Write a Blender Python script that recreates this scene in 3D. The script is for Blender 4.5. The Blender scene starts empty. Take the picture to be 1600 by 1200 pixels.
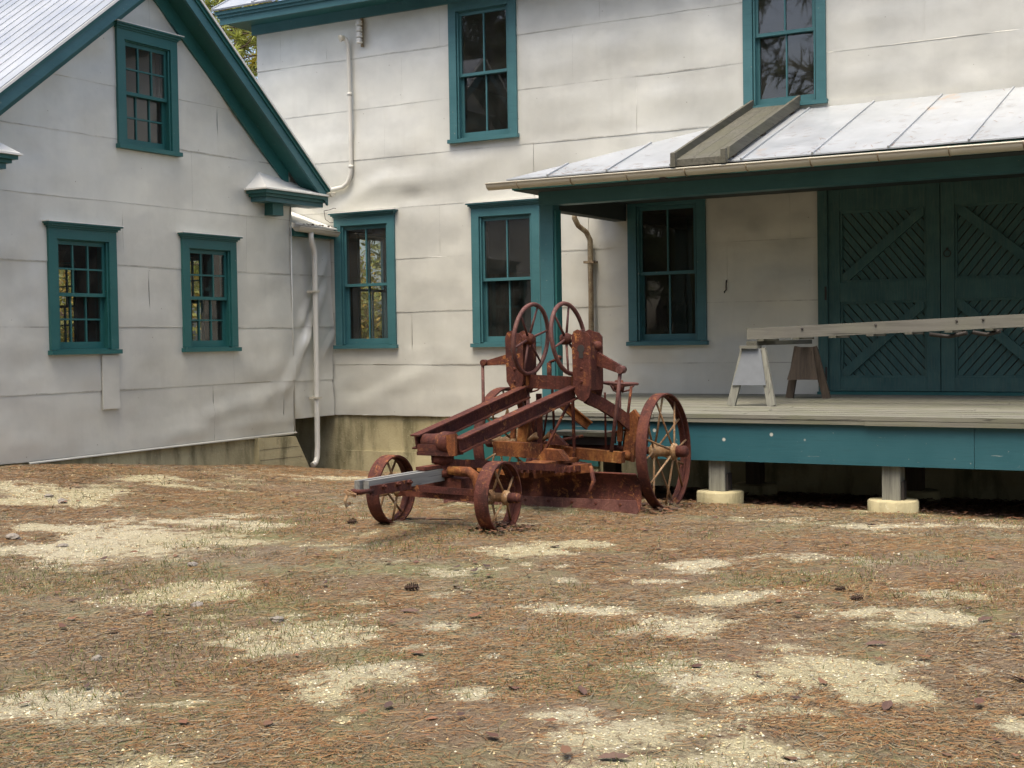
import bpy, bmesh, math, random
import numpy as np
from mathutils import Vector, Matrix

random.seed(7)
rng = np.random.default_rng(7)
S = bpy.context.scene
COL = S.collection

# ------------------------------------------------------------------ camera
CAM_LOC = Vector((0.0, -16.0, 0.0))
cam = bpy.data.cameras.new("camera"); cam_ob = bpy.data.objects.new("camera", cam); COL.objects.link(cam_ob)
yaw, pit, rol = -0.52594401, -0.03168797, -0.01526217
fw = Vector((math.sin(yaw) * math.cos(pit), math.cos(yaw) * math.cos(pit), math.sin(pit)))
r0 = Vector((math.cos(yaw), -math.sin(yaw), 0.0)); u0 = r0.cross(fw)
rt = r0 * math.cos(rol) + u0 * math.sin(rol); up = -r0 * math.sin(rol) + u0 * math.cos(rol)
cam_ob.matrix_world = Matrix(((rt.x, up.x, -fw.x, CAM_LOC.x), (rt.y, up.y, -fw.y, CAM_LOC.y), (rt.z, up.z, -fw.z, CAM_LOC.z), (0, 0, 0, 1)))
cam.sensor_width = 36.0; cam.lens = 36.0 * 2148.39 / 1600.0
cam.clip_start = 0.1; cam.clip_end = 2000
S.camera = cam_ob

# ------------------------------------------------------------------ world, sun, exposure
SUN_AZ = math.radians(176)      # compass direction the light comes from (0 = +Y, clockwise)
SUN_EL = math.radians(68)
w = bpy.data.worlds.new("World"); S.world = w; w.use_nodes = True
nt = w.node_tree; nt.nodes.clear()
sky = nt.nodes.new("ShaderNodeTexSky"); sky.sky_type = 'NISHITA'; sky.sun_disc = False
sky.sun_elevation = SUN_EL; sky.sun_rotation = SUN_AZ
sky.air_density = 0.9; sky.dust_density = 5.0; sky.ozone_density = 0.7
bg = nt.nodes.new("ShaderNodeBackground"); bg.inputs[1].default_value = 0.15
wo = nt.nodes.new("ShaderNodeOutputWorld")
nt.links.new(sky.outputs[0], bg.inputs[0]); nt.links.new(bg.outputs[0], wo.inputs[0])
sl = bpy.data.lights.new("sun", 'SUN'); sl.energy = 1.5; sl.angle = math.radians(34); sl.color = (1.0, 0.90, 0.70)
so = bpy.data.objects.new("sun", sl); COL.objects.link(so)
sd = Vector((math.sin(SUN_AZ) * math.cos(SUN_EL), math.cos(SUN_AZ) * math.cos(SUN_EL), math.sin(SUN_EL)))
so.rotation_euler = sd.to_track_quat('Z', 'Y').to_euler(); so.location = sd * 60
S.view_settings.view_transform = 'Standard'; S.view_settings.look = 'None'
S.view_settings.exposure = 1.2; S.view_settings.gamma = 1.0; S.view_settings.use_curve_mapping = False
S.render.engine = 'CYCLES'
S.cycles.max_bounces = 8; S.cycles.transparent_max_bounces = 12

# ------------------------------------------------------------------ numpy noise
def _h(ix, iy, seed):
    v = (ix.astype(np.int64) * 374761393 + iy.astype(np.int64) * 668265263 + seed * 2246822519) & 0xFFFFFFFF
    v = ((v ^ (v >> 13)) * 1274126177) & 0xFFFFFFFF
    return ((v ^ (v >> 16)) & 0xFFFF) / 65535.0
def vn(x, y, seed=0):
    x = np.asarray(x, float); y = np.asarray(y, float)
    ix = np.floor(x); iy = np.floor(y); fx = x - ix; fy = y - iy
    fx = fx * fx * fx * (fx * (fx * 6 - 15) + 10); fy = fy * fy * fy * (fy * (fy * 6 - 15) + 10)
    a = _h(ix, iy, seed); b = _h(ix + 1, iy, seed); c = _h(ix, iy + 1, seed); d = _h(ix + 1, iy + 1, seed)
    return (a * (1 - fx) + b * fx) * (1 - fy) + (c * (1 - fx) + d * fx) * fy
def fbm(x, y, seed=0, o=4):
    s = 0; a = 0.5; t = 0
    for i in range(o):
        s = s + a * vn(np.asarray(x) * 2 ** i + 17.3 * i, np.asarray(y) * 2 ** i - 9.1 * i, seed + i); t += a; a *= 0.5
    return s / t
def sstep(a, b, x):
    t = np.clip((x - a) / (b - a), 0, 1); return t * t * (3 - 2 * t)

# ------------------------------------------------------------------ materials
class NB:
    def __init__(s, name):
        s.m = bpy.data.materials.new(name); s.m.use_nodes = True
        s.t = s.m.node_tree; s.t.nodes.clear()
        s.out = s.t.nodes.new("ShaderNodeOutputMaterial")
        s.tc = s.t.nodes.new("ShaderNodeTexCoord")
        s.vec = s.tc.outputs['Object']
    def n(s, k): return s.t.nodes.new(k)
    def l(s, a, b): s.t.links.new(a, b)
    def mapv(s, scale=(1, 1, 1), loc=(0, 0, 0), rand=False, rot=(0, 0, 0)):
        mp = s.n("ShaderNodeMapping"); mp.inputs['Scale'].default_value = scale; mp.inputs['Location'].default_value = loc
        mp.inputs['Rotation'].default_value = rot
        if rand:
            oi = s.n("ShaderNodeObjectInfo"); ml = s.n("ShaderNodeMath"); ml.operation = 'MULTIPLY'; ml.inputs[1].default_value = 37.0
            s.l(oi.outputs['Random'], ml.inputs[0])
            ad = s.n("ShaderNodeVectorMath"); ad.operation = 'ADD'; s.l(s.vec, ad.inputs[0]); s.l(ml.outputs[0], ad.inputs[1])
            s.l(ad.outputs[0], mp.inputs['Vector'])
        else: s.l(s.vec, mp.inputs['Vector'])
        return mp.outputs[0]
    def noise(s, vec, scale, detail=4, rough=0.55, dist=0.0):
        x = s.n("ShaderNodeTexNoise"); x.inputs['Scale'].default_value = scale; x.inputs['Detail'].default_value = detail
        x.inputs['Roughness'].default_value = rough; x.inputs['Distortion'].default_value = dist
        s.l(vec, x.inputs['Vector']); return x.outputs[0]
    def voro(s, vec, scale, feat='F1', out='Distance'):
        x = s.n("ShaderNodeTexVoronoi"); x.feature = feat; x.inputs['Scale'].default_value = scale
        s.l(vec, x.inputs['Vector']); return x.outputs[out]
    def ramp(s, fac, stops):
        x = s.n("ShaderNodeValToRGB"); e = x.color_ramp.elements
        while len(e) > 1: e.remove(e[-1])
        e[0].position, c = stops[0][0], stops[0][1]; e[0].color = s.c4(c)
        for p, c in stops[1:]:
            k = e.new(p); k.color = s.c4(c)
        s.l(fac, x.inputs[0]); return x.outputs[0]
    @staticmethod
    def c4(c):
        if isinstance(c, (int, float)): return (c, c, c, 1)
        return (c[0], c[1], c[2], 1)
    def mix(s, fac, a, b, mode='MIX'):
        x = s.n("ShaderNodeMix"); x.data_type = 'RGBA'; x.blend_type = mode; x.clamp_factor = True
        for sock, v in ((x.inputs[0], fac), (x.inputs[6], a), (x.inputs[7], b)):
            if hasattr(v, 'is_output'): s.l(v, sock)
            elif sock is x.inputs[0]: sock.default_value = v
            else: sock.default_value = s.c4(v)
        return x.outputs[2]
    def math(s, op, a, b=None, clamp=False):
        x = s.n("ShaderNodeMath"); x.operation = op; x.use_clamp = clamp
        for i, v in enumerate((a, b)):
            if v is None: continue
            if hasattr(v, 'is_output'): s.l(v, x.inputs[i])
            else: x.inputs[i].default_value = v
        return x.outputs[0]
    def bump(s, h, strength=0.3, dist=0.01):
        x = s.n("ShaderNodeBump"); x.inputs['Strength'].default_value = strength; x.inputs['Distance'].default_value = dist
        s.l(h, x.inputs['Height']); return x.outputs[0]
    def bsdf(s, col, rough=0.6, metal=0.0, bump=None, spec=0.5):
        p = s.n("ShaderNodeBsdfPrincipled")
        for nm, v in (('Base Color', col), ('Roughness', rough), ('Metallic', metal), ('Specular IOR Level', spec)):
            if hasattr(v, 'is_output'): s.l(v, p.inputs[nm])
            elif nm == 'Base Color': p.inputs[nm].default_value = s.c4(v)
            else: p.inputs[nm].default_value = v
        if bump is not None: s.l(bump, p.inputs['Normal'])
        s.l(p.outputs[0], s.out.inputs[0]); return s.m
    def rnd(s):
        return s.n("ShaderNodeObjectInfo").outputs['Random']

def mat_siding():
    b = NB("painted_sheet_metal")
    n1 = b.noise(b.vec, 0.9, 5, 0.55); n2 = b.noise(b.vec, 9, 4)
    st = b.noise(b.mapv((7, 7, 0.7)), 1.0, 5, 0.6)
    sp = b.voro(b.vec, 5.0)
    col = b.ramp(n1, [(0.3, (0.505, 0.508, 0.465)), (0.5, (0.592, 0.592, 0.535)), (0.7, (0.648, 0.645, 0.575))])
    cl = b.noise(b.mapv((1, 1, 1.6), (3, 8, 1)), 1.6, 3, 0.5)
    col = b.mix(b.ramp(cl, [(0.48, 0.0), (0.62, 0.35)]), col, (0.455, 0.455, 0.42))
    col = b.mix(b.ramp(st, [(0.55, 0.0), (0.8, 0.16)]), col, (0.40, 0.385, 0.33))
    col = b.mix(b.ramp(n2, [(0.35, 0.0), (0.7, 0.12)]), col, (0.72, 0.71, 0.66))
    col = b.mix(b.ramp(sp, [(0.02, 0.75), (0.045, 0.0)]), col, (0.17, 0.14, 0.10))
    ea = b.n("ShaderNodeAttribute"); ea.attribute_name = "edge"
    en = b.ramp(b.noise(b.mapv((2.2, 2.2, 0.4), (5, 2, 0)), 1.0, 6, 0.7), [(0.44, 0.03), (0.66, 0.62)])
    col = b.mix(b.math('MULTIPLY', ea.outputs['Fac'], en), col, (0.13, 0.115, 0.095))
    r = b.ramp(b.noise(b.vec, 2, 3), [(0.3, 0.30), (0.7, 0.48)])
    return b.bsdf(col, r, 0.32, b.bump(b.noise(b.vec, 9, 3), 0.14, 0.012))
def mat_teal(name, base, worn=0.4, dark=(0.012, 0.055, 0.065), rough=0.5, specks=False):
    b = NB(name)
    v = b.mapv(rand=True)
    n1 = b.noise(v, 2.2, 5); n2 = b.noise(b.mapv((3, 3, 40), rand=True), 1.5, 4); ch = b.noise(v, 26, 5, 0.65)
    col = b.mix(b.ramp(n1, [(0.35, 0.0), (0.7, worn)]), base, tuple(min(1, c * 1.35 + 0.02) for c in base))
    col = b.mix(b.ramp(n2, [(0.55, 0.0), (0.8, 0.45)]), col, dark)
    col = b.mix(b.ramp(ch, [(0.675, 0.0), (0.71, 0.75)]), col, (0.24, 0.25, 0.22))
    if specks:
        vv = b.voro(b.vec, 4.2); col = b.mix(b.ramp(vv, [(0.055, 0.9), (0.085, 0.0)]), col, (0.50, 0.50, 0.44))
        col = b.mix(b.ramp(b.noise(b.mapv((2.0, 2, 30)), 1.0, 6, 0.7), [(0.66, 0.0), (0.71, 0.8)]), col, (0.30, 0.33, 0.30))
    return b.bsdf(col, rough, 0.0, b.bump(n2, 0.25, 0.004))
def mat_door():
    b = NB("weathered_teal_boards")
    v = b.mapv(rand=True)
    g = b.noise(b.mapv((60, 60, 4), rand=True), 1.0, 5, 0.6); n1 = b.noise(v, 4, 5); ch = b.noise(v, 24, 5, 0.7)
    col = b.mix(b.ramp(n1, [(0.3, 0.0), (0.7, 1.0)]), (0.022, 0.076, 0.077), (0.045, 0.115, 0.107))
    col = b.mix(b.ramp(g, [(0.45, 0.0), (0.75, 0.5)]), col, (0.105, 0.145, 0.118))
    col = b.mix(b.ramp(ch, [(0.66, 0.0), (0.70, 0.85)]), col, (0.022, 0.03, 0.028))
    return b.bsdf(col, 0.7, 0, b.bump(g, 0.3, 0.004))
def mat_roof():
    b = NB("coated_roof_metal")
    n1 = b.noise(b.vec, 1.3, 4); rs = b.noise(b.mapv((2.2, 1.2, 1.2)), 1.0, 5, 0.6)
    col = b.ramp(n1, [(0.3, (0.29, 0.315, 0.34)), (0.7, (0.37, 0.395, 0.42))])
    col = b.mix(b.ramp(rs, [(0.64, 0.0), (0.76, 0.8)]), col, (0.40, 0.25, 0.12))
    gr = b.noise(b.mapv((9, 1, 1)), 1, 5)
    col = b.mix(b.ramp(gr, [(0.5, 0.0), (0.8, 0.4)]), col, (0.26, 0.27, 0.28))
    return b.bsdf(col, b.ramp(b.noise(b.vec, 2.5, 4), [(0.3, 0.32), (0.7, 0.55)]), 0.3, b.bump(b.noise(b.vec, 3.0, 3), 0.35, 0.02))
def mat_wood(name, light, dark, green=None, axis='x', spots=0.0):
    b = NB(name)
    sc = {'x': (1.2, 34, 34), 'y': (34, 1.2, 34), 'z': (34, 34, 1.2)}[axis]
    g = b.noise(b.mapv(sc, rand=True), 1.0, 6, 0.65, 0.3); n1 = b.noise(b.mapv(rand=True), 2.0, 4)
    col = b.ramp(g, [(0.3, dark), (0.62, light)])
    rd = b.rnd()
    col = b.mix(b.math('MULTIPLY', rd, 0.45), col, tuple(c * 0.62 for c in light))
    if green is not None: col = b.mix(b.ramp(n1, [(0.42, 0.0), (0.62, 0.7)]), col, green)
    cr = b.noise(b.mapv(tuple(c * 1.8 for c in sc), rand=True), 1.0, 3, 0.5, 0.8)
    col = b.mix(b.ramp(cr, [(0.30, 0.75), (0.36, 0.0)]), col, tuple(c * 0.3 for c in dark))
    return b.bsdf(col, 0.85, 0, b.bump(g, 0.5, 0.006))
def mat_rust(name, c1, c2, c3, hi=None, hi_amt=0.5, rough=0.8):
    b = NB(name)
    v = b.mapv(rand=True)
    n1 = b.noise(v, 4.5, 8, 0.7, 0.5); n2 = b.noise(v, 13, 8, 0.78, 0.6); n3 = b.noise(b.mapv((16, 16, 2.5), rand=True), 1, 5, 0.65)
    col = b.ramp(n1, [(0.3, c1), (0.5, c2), (0.68, c3)])
    col = b.mix(b.ramp(n3, [(0.48, 0.0), (0.68, 0.7)]), col, c1)
    if hi is not None:
        big = b.ramp(b.noise(v, 2.2, 5, 0.6), [(0.45, 0.05), (0.62, 1.0)])
        col = b.mix(b.math('MULTIPLY', b.ramp(n2, [(0.54, 0.0), (0.62, hi_amt)]), big), col, hi)
    sp = b.noise(v, 55, 5, 0.7)
    col = b.mix(b.ramp(sp, [(0.56, 0.0), (0.70, 0.55)]), col, tuple(min(1, c * 2.2 + 0.02) for c in c2))
    col = b.mix(b.ramp(sp, [(0.30, 0.7), (0.42, 0.0)]), col, tuple(c * 0.4 for c in c1))
    return b.bsdf(col, rough, 0.0, b.bump(b.math('ADD', n2, sp), 0.8, 0.006), 0.3)
def mat_concrete():
    b = NB("old_concrete")
    n1 = b.noise(b.vec, 2.0, 6, 0.6); n2 = b.noise(b.vec, 30, 5, 0.6); st = b.noise(b.mapv((4.5, 4.5, 1.1)), 1.0, 6, 0.6)
    col = b.ramp(n1, [(0.3, (0.31, 0.27, 0.15)), (0.7, (0.44, 0.39, 0.235))])
    col = b.mix(b.ramp(st, [(0.48, 0.0), (0.66, 0.8)]), col, (0.11, 0.10, 0.048))
    col = b.mix(b.ramp(n2, [(0.6, 0.0), (0.7, 0.5)]), col, (0.50, 0.46, 0.33))
    return b.bsdf(col, 0.9, 0, b.bump(n2, 0.5, 0.01))
def mat_plain(name, col, rough=0.7, metal=0.0, var=0.25, scale=6):
    b = NB(name)
    n = b.noise(b.mapv(rand=True), scale, 5)
    c = b.mix(n, tuple(x * (1 - var) for x in col), tuple(min(1, x * (1 + var)) for x in col))
    return b.bsdf(c, rough, metal, b.bump(n, 0.2, 0.004))
def mat_glass():
    b = NB("window_glass")
    fr = b.n("ShaderNodeFresnel"); fr.inputs[0].default_value = 1.9
    tr = b.n("ShaderNodeBsdfTransparent"); tr.inputs[0].default_value = (0.86, 0.88, 0.86, 1)
    gl = b.n("ShaderNodeBsdfGlossy"); gl.inputs['Roughness'].default_value = 0.02
    mx = b.n("ShaderNodeMixShader"); b.l(fr.outputs[0], mx.inputs[0]); b.l(tr.outputs[0], mx.inputs[1]); b.l(gl.outputs[0], mx.inputs[2])
    df = b.n("ShaderNodeBsdfDiffuse"); df.inputs[0].default_value = (0.34, 0.34, 0.30, 1)
    dm = b.n("ShaderNodeMixShader"); b.l(b.ramp(b.noise(b.vec, 3.5, 5, 0.65), [(0.3, 0.008), (0.75, 0.075)]), dm.inputs[0])
    b.l(mx.outputs[0], dm.inputs[1]); b.l(df.outputs[0], dm.inputs[2])
    b.l(dm.outputs[0], b.out.inputs[0]); return b.m
def mat_vcol(name, rough=0.8, trans=0.0, spec=0.3):
    b = NB(name)
    at = b.n("ShaderNodeVertexColor"); at.layer_name = "col"
    if trans <= 0: return b.bsdf(at.outputs[0], rough, 0, None, spec)
    p = b.n("ShaderNodeBsdfPrincipled"); b.l(at.outputs[0], p.inputs['Base Color']); p.inputs['Roughness'].default_value = rough
    t = b.n("ShaderNodeBsdfTranslucent"); b.l(at.outputs[0], t.inputs[0])
    mx = b.n("ShaderNodeMixShader"); mx.inputs[0].default_value = trans
    b.l(p.outputs[0], mx.inputs[1]); b.l(t.outputs[0], mx.inputs[2]); b.l(mx.outputs[0], b.out.inputs[0]); return b.m
def mat_ground():
    b = NB("yard_soil")
    at = b.n("ShaderNodeVertexColor"); at.layer_name = "sand"
    e = b.noise(b.vec, 3.2, 8, 0.68); e2 = b.noise(b.vec, 26, 8, 0.75)
    k = b.math('ADD', at.outputs[0], b.math('MULTIPLY', b.math('SUBTRACT', e, 0.5), 0.30))
    k = b.math('ADD', k, b.math('MULTIPLY', b.math('SUBTRACT', e2, 0.5), 1.35))
    mask = b.ramp(k, [(0.46, 0.0), (0.72, 1.0)])
    lit = b.noise(b.mapv((1, 1, 1)), 34, 6, 0.75, 0.6); lit2 = b.noise(b.mapv((9, 30, 9), rot=(0, 0, 0.5)), 3.0, 5, 0.7, 1.0)
    duff = b.ramp(lit, [(0.28, (0.075, 0.054, 0.037)), (0.46, (0.140, 0.100, 0.065)), (0.62, (0.185, 0.145, 0.097)), (0.80, (0.28, 0.235, 0.165))])
    duff = b.mix(b.ramp(lit2, [(0.45, 0.0), (0.7, 0.45)]), duff, (0.170, 0.098, 0.050))
    big = b.noise(b.vec, 0.55, 5, 0.6)
    duff = b.mix(b.ramp(big, [(0.46, 0.0), (0.66, 0.55)]), duff, (0.20, 0.182, 0.145))
    gr = b.noise(b.vec, 1.1, 6, 0.65); duff = b.mix(b.ramp(gr, [(0.48, 0.0), (0.66, 0.65)]), duff, (0.145, 0.155, 0.062))
    peb = b.voro(b.vec, 75); pc = b.noise(b.vec, 60, 4, 0.7)
    sand = b.ramp(pc, [(0.3, (0.245, 0.22, 0.122)), (0.5, (0.35, 0.322, 0.188)), (0.7, (0.44, 0.412, 0.27))])
    sand = b.mix(b.ramp(b.noise(b.vec, 0.35, 3), [(0.42, 0.0), (0.6, 0.6)]), sand, (0.42, 0.395, 0.31))
    sand = b.mix(b.ramp(peb, [(0.35, 0.0), (0.6, 0.45)]), sand, (0.22, 0.18, 0.11))
    col = b.mix(mask, duff, sand)
    h = b.math('ADD', b.math('MULTIPLY', lit, 1.0), b.math('MULTIPLY', peb, -0.5))
    return b.bsdf(col, 0.95, 0, b.bump(h, 0.9, 0.02), 0.2)

M = dict(
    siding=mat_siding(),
    teal=mat_teal("teal_trim_paint", (0.028, 0.106, 0.118), 0.5),
    teal_dark=mat_teal("dark_teal_trim_paint", (0.012, 0.092, 0.088), 0.3),
    fascia=mat_teal("teal_fascia_paint", (0.014, 0.078, 0.096), 0.35, specks=True),
    door=mat_door(), roof=mat_roof(),
    pipe=mat_plain("chalky_pipe_paint", (0.55, 0.54, 0.49), 0.5, 0.1, 0.15, 3),
    cream=mat_plain("cream_gutter_paint", (0.50, 0.47, 0.38), 0.5, 0.1, 0.2, 3),
    white=mat_plain("chalky_white_paint", (0.66, 0.66, 0.62), 0.55, 0.1, 0.15, 4),
    rustpipe=mat_rust("rusted_cream_pipe", (0.10, 0.06, 0.035), (0.24, 0.19, 0.12), (0.36, 0.32, 0.23)),
    deck=mat_wood("weathered_deck_wood", (0.20, 0.196, 0.16), (0.085, 0.082, 0.064), (0.125, 0.132, 0.082), 'x'),
    grey_x=mat_wood("grey_weathered_wood", (0.165, 0.16, 0.137), (0.07, 0.066, 0.055), (0.13, 0.13, 0.10), 'x'),
    grey_y=mat_wood("silvered_chute_wood", (0.105, 0.102, 0.08), (0.042, 0.04, 0.031), (0.07, 0.07, 0.043), 'y'),
    grey_z=mat_wood("grey_post_wood", (0.235, 0.235, 0.195), (0.095, 0.095, 0.078), None, 'z'),
    brown_z=mat_wood("brown_post_wood", (0.10, 0.075, 0.052), (0.045, 0.033, 0.024), None, 'z'),
    ply=mat_plain("peeling_grey_plywood", (0.155, 0.17, 0.185), 0.7, 0, 0.18, 14),
    joist=mat_plain("dark_joist_wood", (0.06, 0.045, 0.03), 0.9),
    interior=mat_plain("dark_interior_boards", (0.075, 0.058, 0.045), 0.9),
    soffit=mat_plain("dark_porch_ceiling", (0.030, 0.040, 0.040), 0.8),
    blind=mat_plain("dusty_blind_cloth", (0.16, 0.135, 0.115), 0.9, 0, 0.12, 2),
    blind_dark=mat_plain("dark_blind_cloth", (0.05, 0.05, 0.06), 0.9),
    rust=mat_rust("dark_red_rust", (0.028, 0.0085, 0.007), (0.070, 0.0185, 0.012), (0.12, 0.036, 0.018), (0.40, 0.165, 0.048), 0.85),
    rust_o=mat_rust("orange_flaking_rust", (0.050, 0.015, 0.009), (0.17, 0.055, 0.016), (0.36, 0.155, 0.038), (0.52, 0.29, 0.09), 0.8),
    rust_w=mat_rust("rusty_worn_hub_paint", (0.11, 0.055, 0.025), (0.24, 0.135, 0.06), (0.36, 0.26, 0.15), (0.6, 0.57, 0.48), 0.7),
    purple=mat_rust("smooth_purple_rust", (0.055, 0.022, 0.019), (0.105, 0.042, 0.035), (0.15, 0.070, 0.054), (0.30, 0.17, 0.10), 0.25, 0.55),
    tongue=mat_wood("silvered_tongue_wood", (0.22, 0.22, 0.205), (0.085, 0.085, 0.078), None, 'y'),
    iron=mat_plain("dark_iron", (0.035, 0.03, 0.028), 0.7, 0.3),
    concrete=mat_concrete(),
    glass=mat_glass(), ground=mat_ground(),
    needle=mat_vcol("dry_pine_needles", 0.75), pebble=mat_vcol("yellow_gravel", 0.9), grass=mat_vcol("short_grass", 0.8),
    foliage=mat_vcol("tree_foliage", 0.6, 0.35), leaf=mat_vcol("dead_leaves", 0.7),
    bark=mat_wood("pine_bark", (0.17, 0.12, 0.09), (0.05, 0.038, 0.03), None, 'z'),
    deadleaf=mat_plain("curled_leaf_brown", (0.085, 0.045, 0.03), 0.7, 0, 0.4, 30),
    stone=mat_plain("grey_stone", (0.19, 0.17, 0.145), 0.9, 0, 0.3, 30),
    cone=mat_plain("brown_pine_cone", (0.075, 0.045, 0.032), 0.9, 0, 0.5, 60),
)

# ------------------------------------------------------------------ object helpers
def tag(o, label=None, cat=None, group=None, kind=None):
    if label: o['label'] = label
    if cat: o['category'] = cat
    if group: o['group'] = group
    if kind: o['kind'] = kind
    return o
def thing(name, loc, label, cat, group=None):
    o = bpy.data.objects.new(name, None); o.empty_display_size = 0.3; o.location = loc; COL.objects.link(o)
    return tag(o, label, cat, group)
def root_loc(p):
    v = Vector((0, 0, 0))
    while p is not None: v += Vector(p.location); p = p.parent
    return v
def copy_tree(o, parent=None):
    c = o.copy(); COL.objects.link(c); c.parent = parent
    for ch in list(o.children): copy_tree(ch, c)
    return c

class G:
    """collects geometry in world coordinates; build() links it as one mesh object"""
    def __init__(s): s.v = []; s.f = []; s.sm = []
    def add(s, vs, fs, smooth=False):
        o = len(s.v); s.v += [tuple(v) for v in vs]; s.f += [tuple(i + o for i in f) for f in fs]; s.sm += [smooth] * len(fs); return s
    def box(s, a, b, ch=0.0):
        x0, x1 = sorted((a[0], b[0])); y0, y1 = sorted((a[1], b[1])); z0, z1 = sorted((a[2], b[2]))
        return s.add([(x0, y0, z0), (x1, y0, z0), (x1, y1, z0), (x0, y1, z0), (x0, y0, z1), (x1, y0, z1), (x1, y1, z1), (x0, y1, z1)],
                     [(0, 3, 2, 1), (4, 5, 6, 7), (0, 1, 5, 4), (1, 2, 6, 5), (2, 3, 7, 6), (3, 0, 4, 7)])
    def beam(s, p0, p1, w, h, upv=(0, 0, 1), w1=None, h1=None):
        p0 = Vector(p0); p1 = Vector(p1); d = (p1 - p0).normalized(); uv = Vector(upv)
        if abs(d.dot(uv)) > 0.98: uv = Vector((1, 0, 0))
        sx = d.cross(uv).normalized(); sz = sx.cross(d).normalized(); w1 = w1 or w; h1 = h1 or h; vs = []
        for p, ww, hh in ((p0, w, h), (p1, w1, h1)):
            for a, c in ((-1, -1), (1, -1), (1, 1), (-1, 1)): vs.append(p + sx * a * ww / 2 + sz * c * hh / 2)
        return s.add(vs, [(0, 3, 2, 1), (4, 5, 6, 7), (0, 1, 5, 4), (1, 2, 6, 5), (2, 3, 7, 6), (3, 0, 4, 7)])
    def ibeam(s, p0, p1, w, h, t=0.012):
        p0 = Vector(p0); p1 = Vector(p1); d = (p1 - p0).normalized(); sx = d.cross(Vector((0, 0, 1))).normalized(); sz = sx.cross(d)
        s.beam(p0, p1, t, h - 2 * t)
        for q in (1, -1): s.beam(p0 + sz * q * (h - t) / 2, p1 + sz * q * (h - t) / 2, w, t)
        return s
    def tube(s, pts, r, n=8, close=False, caps=True):
        pts = [Vector(p) for p in pts]; k = len(pts); rs = r if isinstance(r, (list, tuple)) else [r] * k
        prev = None; vs = []
        for i, p in enumerate(pts):
            a = pts[i - 1] if (i > 0 or close) else p; c = pts[(i + 1) % k] if (i < k - 1 or close) else p
            d = (c - a).normalized()
            if prev is None:
                uv = Vector((0, 0, 1)) if abs(d.z) < 0.9 else Vector((1, 0, 0)); prev = d.cross(uv).normalized()
            else: prev = (prev - d * prev.dot(d)).normalized()
            q = d.cross(prev)
            for j in range(n):
                t = 2 * math.pi * j / n; vs.append(p + (prev * math.cos(t) + q * math.sin(t)) * rs[i])
        fs = []
        for i in range(k if close else k - 1):
            for j in range(n):
                a = i * n + j; b = i * n + (j + 1) % n; i2 = (i + 1) % k
                fs.append((a, b, i2 * n + (j + 1) % n, i2 * n + j))
        s.add(vs, fs, True)
        if caps and not close:
            o = len(s.v) - k * n
            s.f.append(tuple(o + j for j in range(n))[::-1]); s.f.append(tuple(o + (k - 1) * n + j for j in range(n))); s.sm += [False, False]
        return s
    def lathe(s, c, axis, prof, n=24, smooth=True, caps=True):
        c = Vector(c); ax = Vector(axis).normalized(); uv = Vector((0, 0, 1)) if abs(ax.z) < 0.9 else Vector((1, 0, 0))
        a = ax.cross(uv).normalized(); q = ax.cross(a); vs = []; k = len(prof)
        for t_, r in prof:
            for j in range(n):
                t = 2 * math.pi * j / n; vs.append(c + ax * t_ + (a * math.cos(t) + q * math.sin(t)) * r)
        fs = [(i * n + j, i * n + (j + 1) % n, (i + 1) * n + (j + 1) % n, (i + 1) * n + j) for i in range(k - 1) for j in range(n)]
        s.add(vs, fs, smooth)
        if caps:
            o = len(s.v) - k * n
            s.f.append(tuple(o + j for j in range(n))); s.f.append(tuple(o + (k - 1) * n + j for j in range(n))[::-1]); s.sm += [False, False]
        return s
    def ring(s, c, axis, prof, n=40):       # closed profile revolved
        c = Vector(c); ax = Vector(axis).normalized(); uv = Vector((0, 0, 1)) if abs(ax.z) < 0.9 else Vector((1, 0, 0))
        a = ax.cross(uv).normalized(); q = ax.cross(a)
        k = len(prof)
        for e in range(k):      # each profile edge gets its own vertices, so edges stay crisp
            (t0, ra), (t1, rb) = prof[e], prof[(e + 1) % k]; vs = []
            for j in range(n):
                t = 2 * math.pi * j / n; dr = a * math.cos(t) + q * math.sin(t)
                vs += [c + ax * t0 + dr * ra, c + ax * t1 + dr * rb]
            s.add(vs, [(2 * j, 2 * j + 1, 2 * ((j + 1) % n) + 1, 2 * ((j + 1) % n)) for j in range(n)], True)
        return s
    def prism(s, poly, off):                # planar polygon extruded by vector off
        k = len(poly); P = [Vector(p) for p in poly]; o = Vector(off)
        return s.add(P + [p + o for p in P], [tuple(range(k))[::-1], tuple(range(k, 2 * k))] + [(i, (i + 1) % k, (i + 1) % k + k, i + k) for i in range(k)])
    def build(s, name, mat, parent=None, fix=True):
        o = root_loc(parent)
        me = bpy.data.meshes.new(name); me.from_pydata([(v[0] - o.x, v[1] - o.y, v[2] - o.z) for v in s.v], [], s.f)
        me.polygons.foreach_set("use_smooth", s.sm)
        me.materials.append(mat)
        if fix:
            bm = bmesh.new(); bm.from_mesh(me); bmesh.ops.recalc_face_normals(bm, faces=bm.faces[:]); bm.to_mesh(me); bm.free()
        me.update()
        ob = bpy.data.objects.new(name, me); COL.objects.link(ob)
        if parent is not None: ob.parent = parent
        return ob
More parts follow.
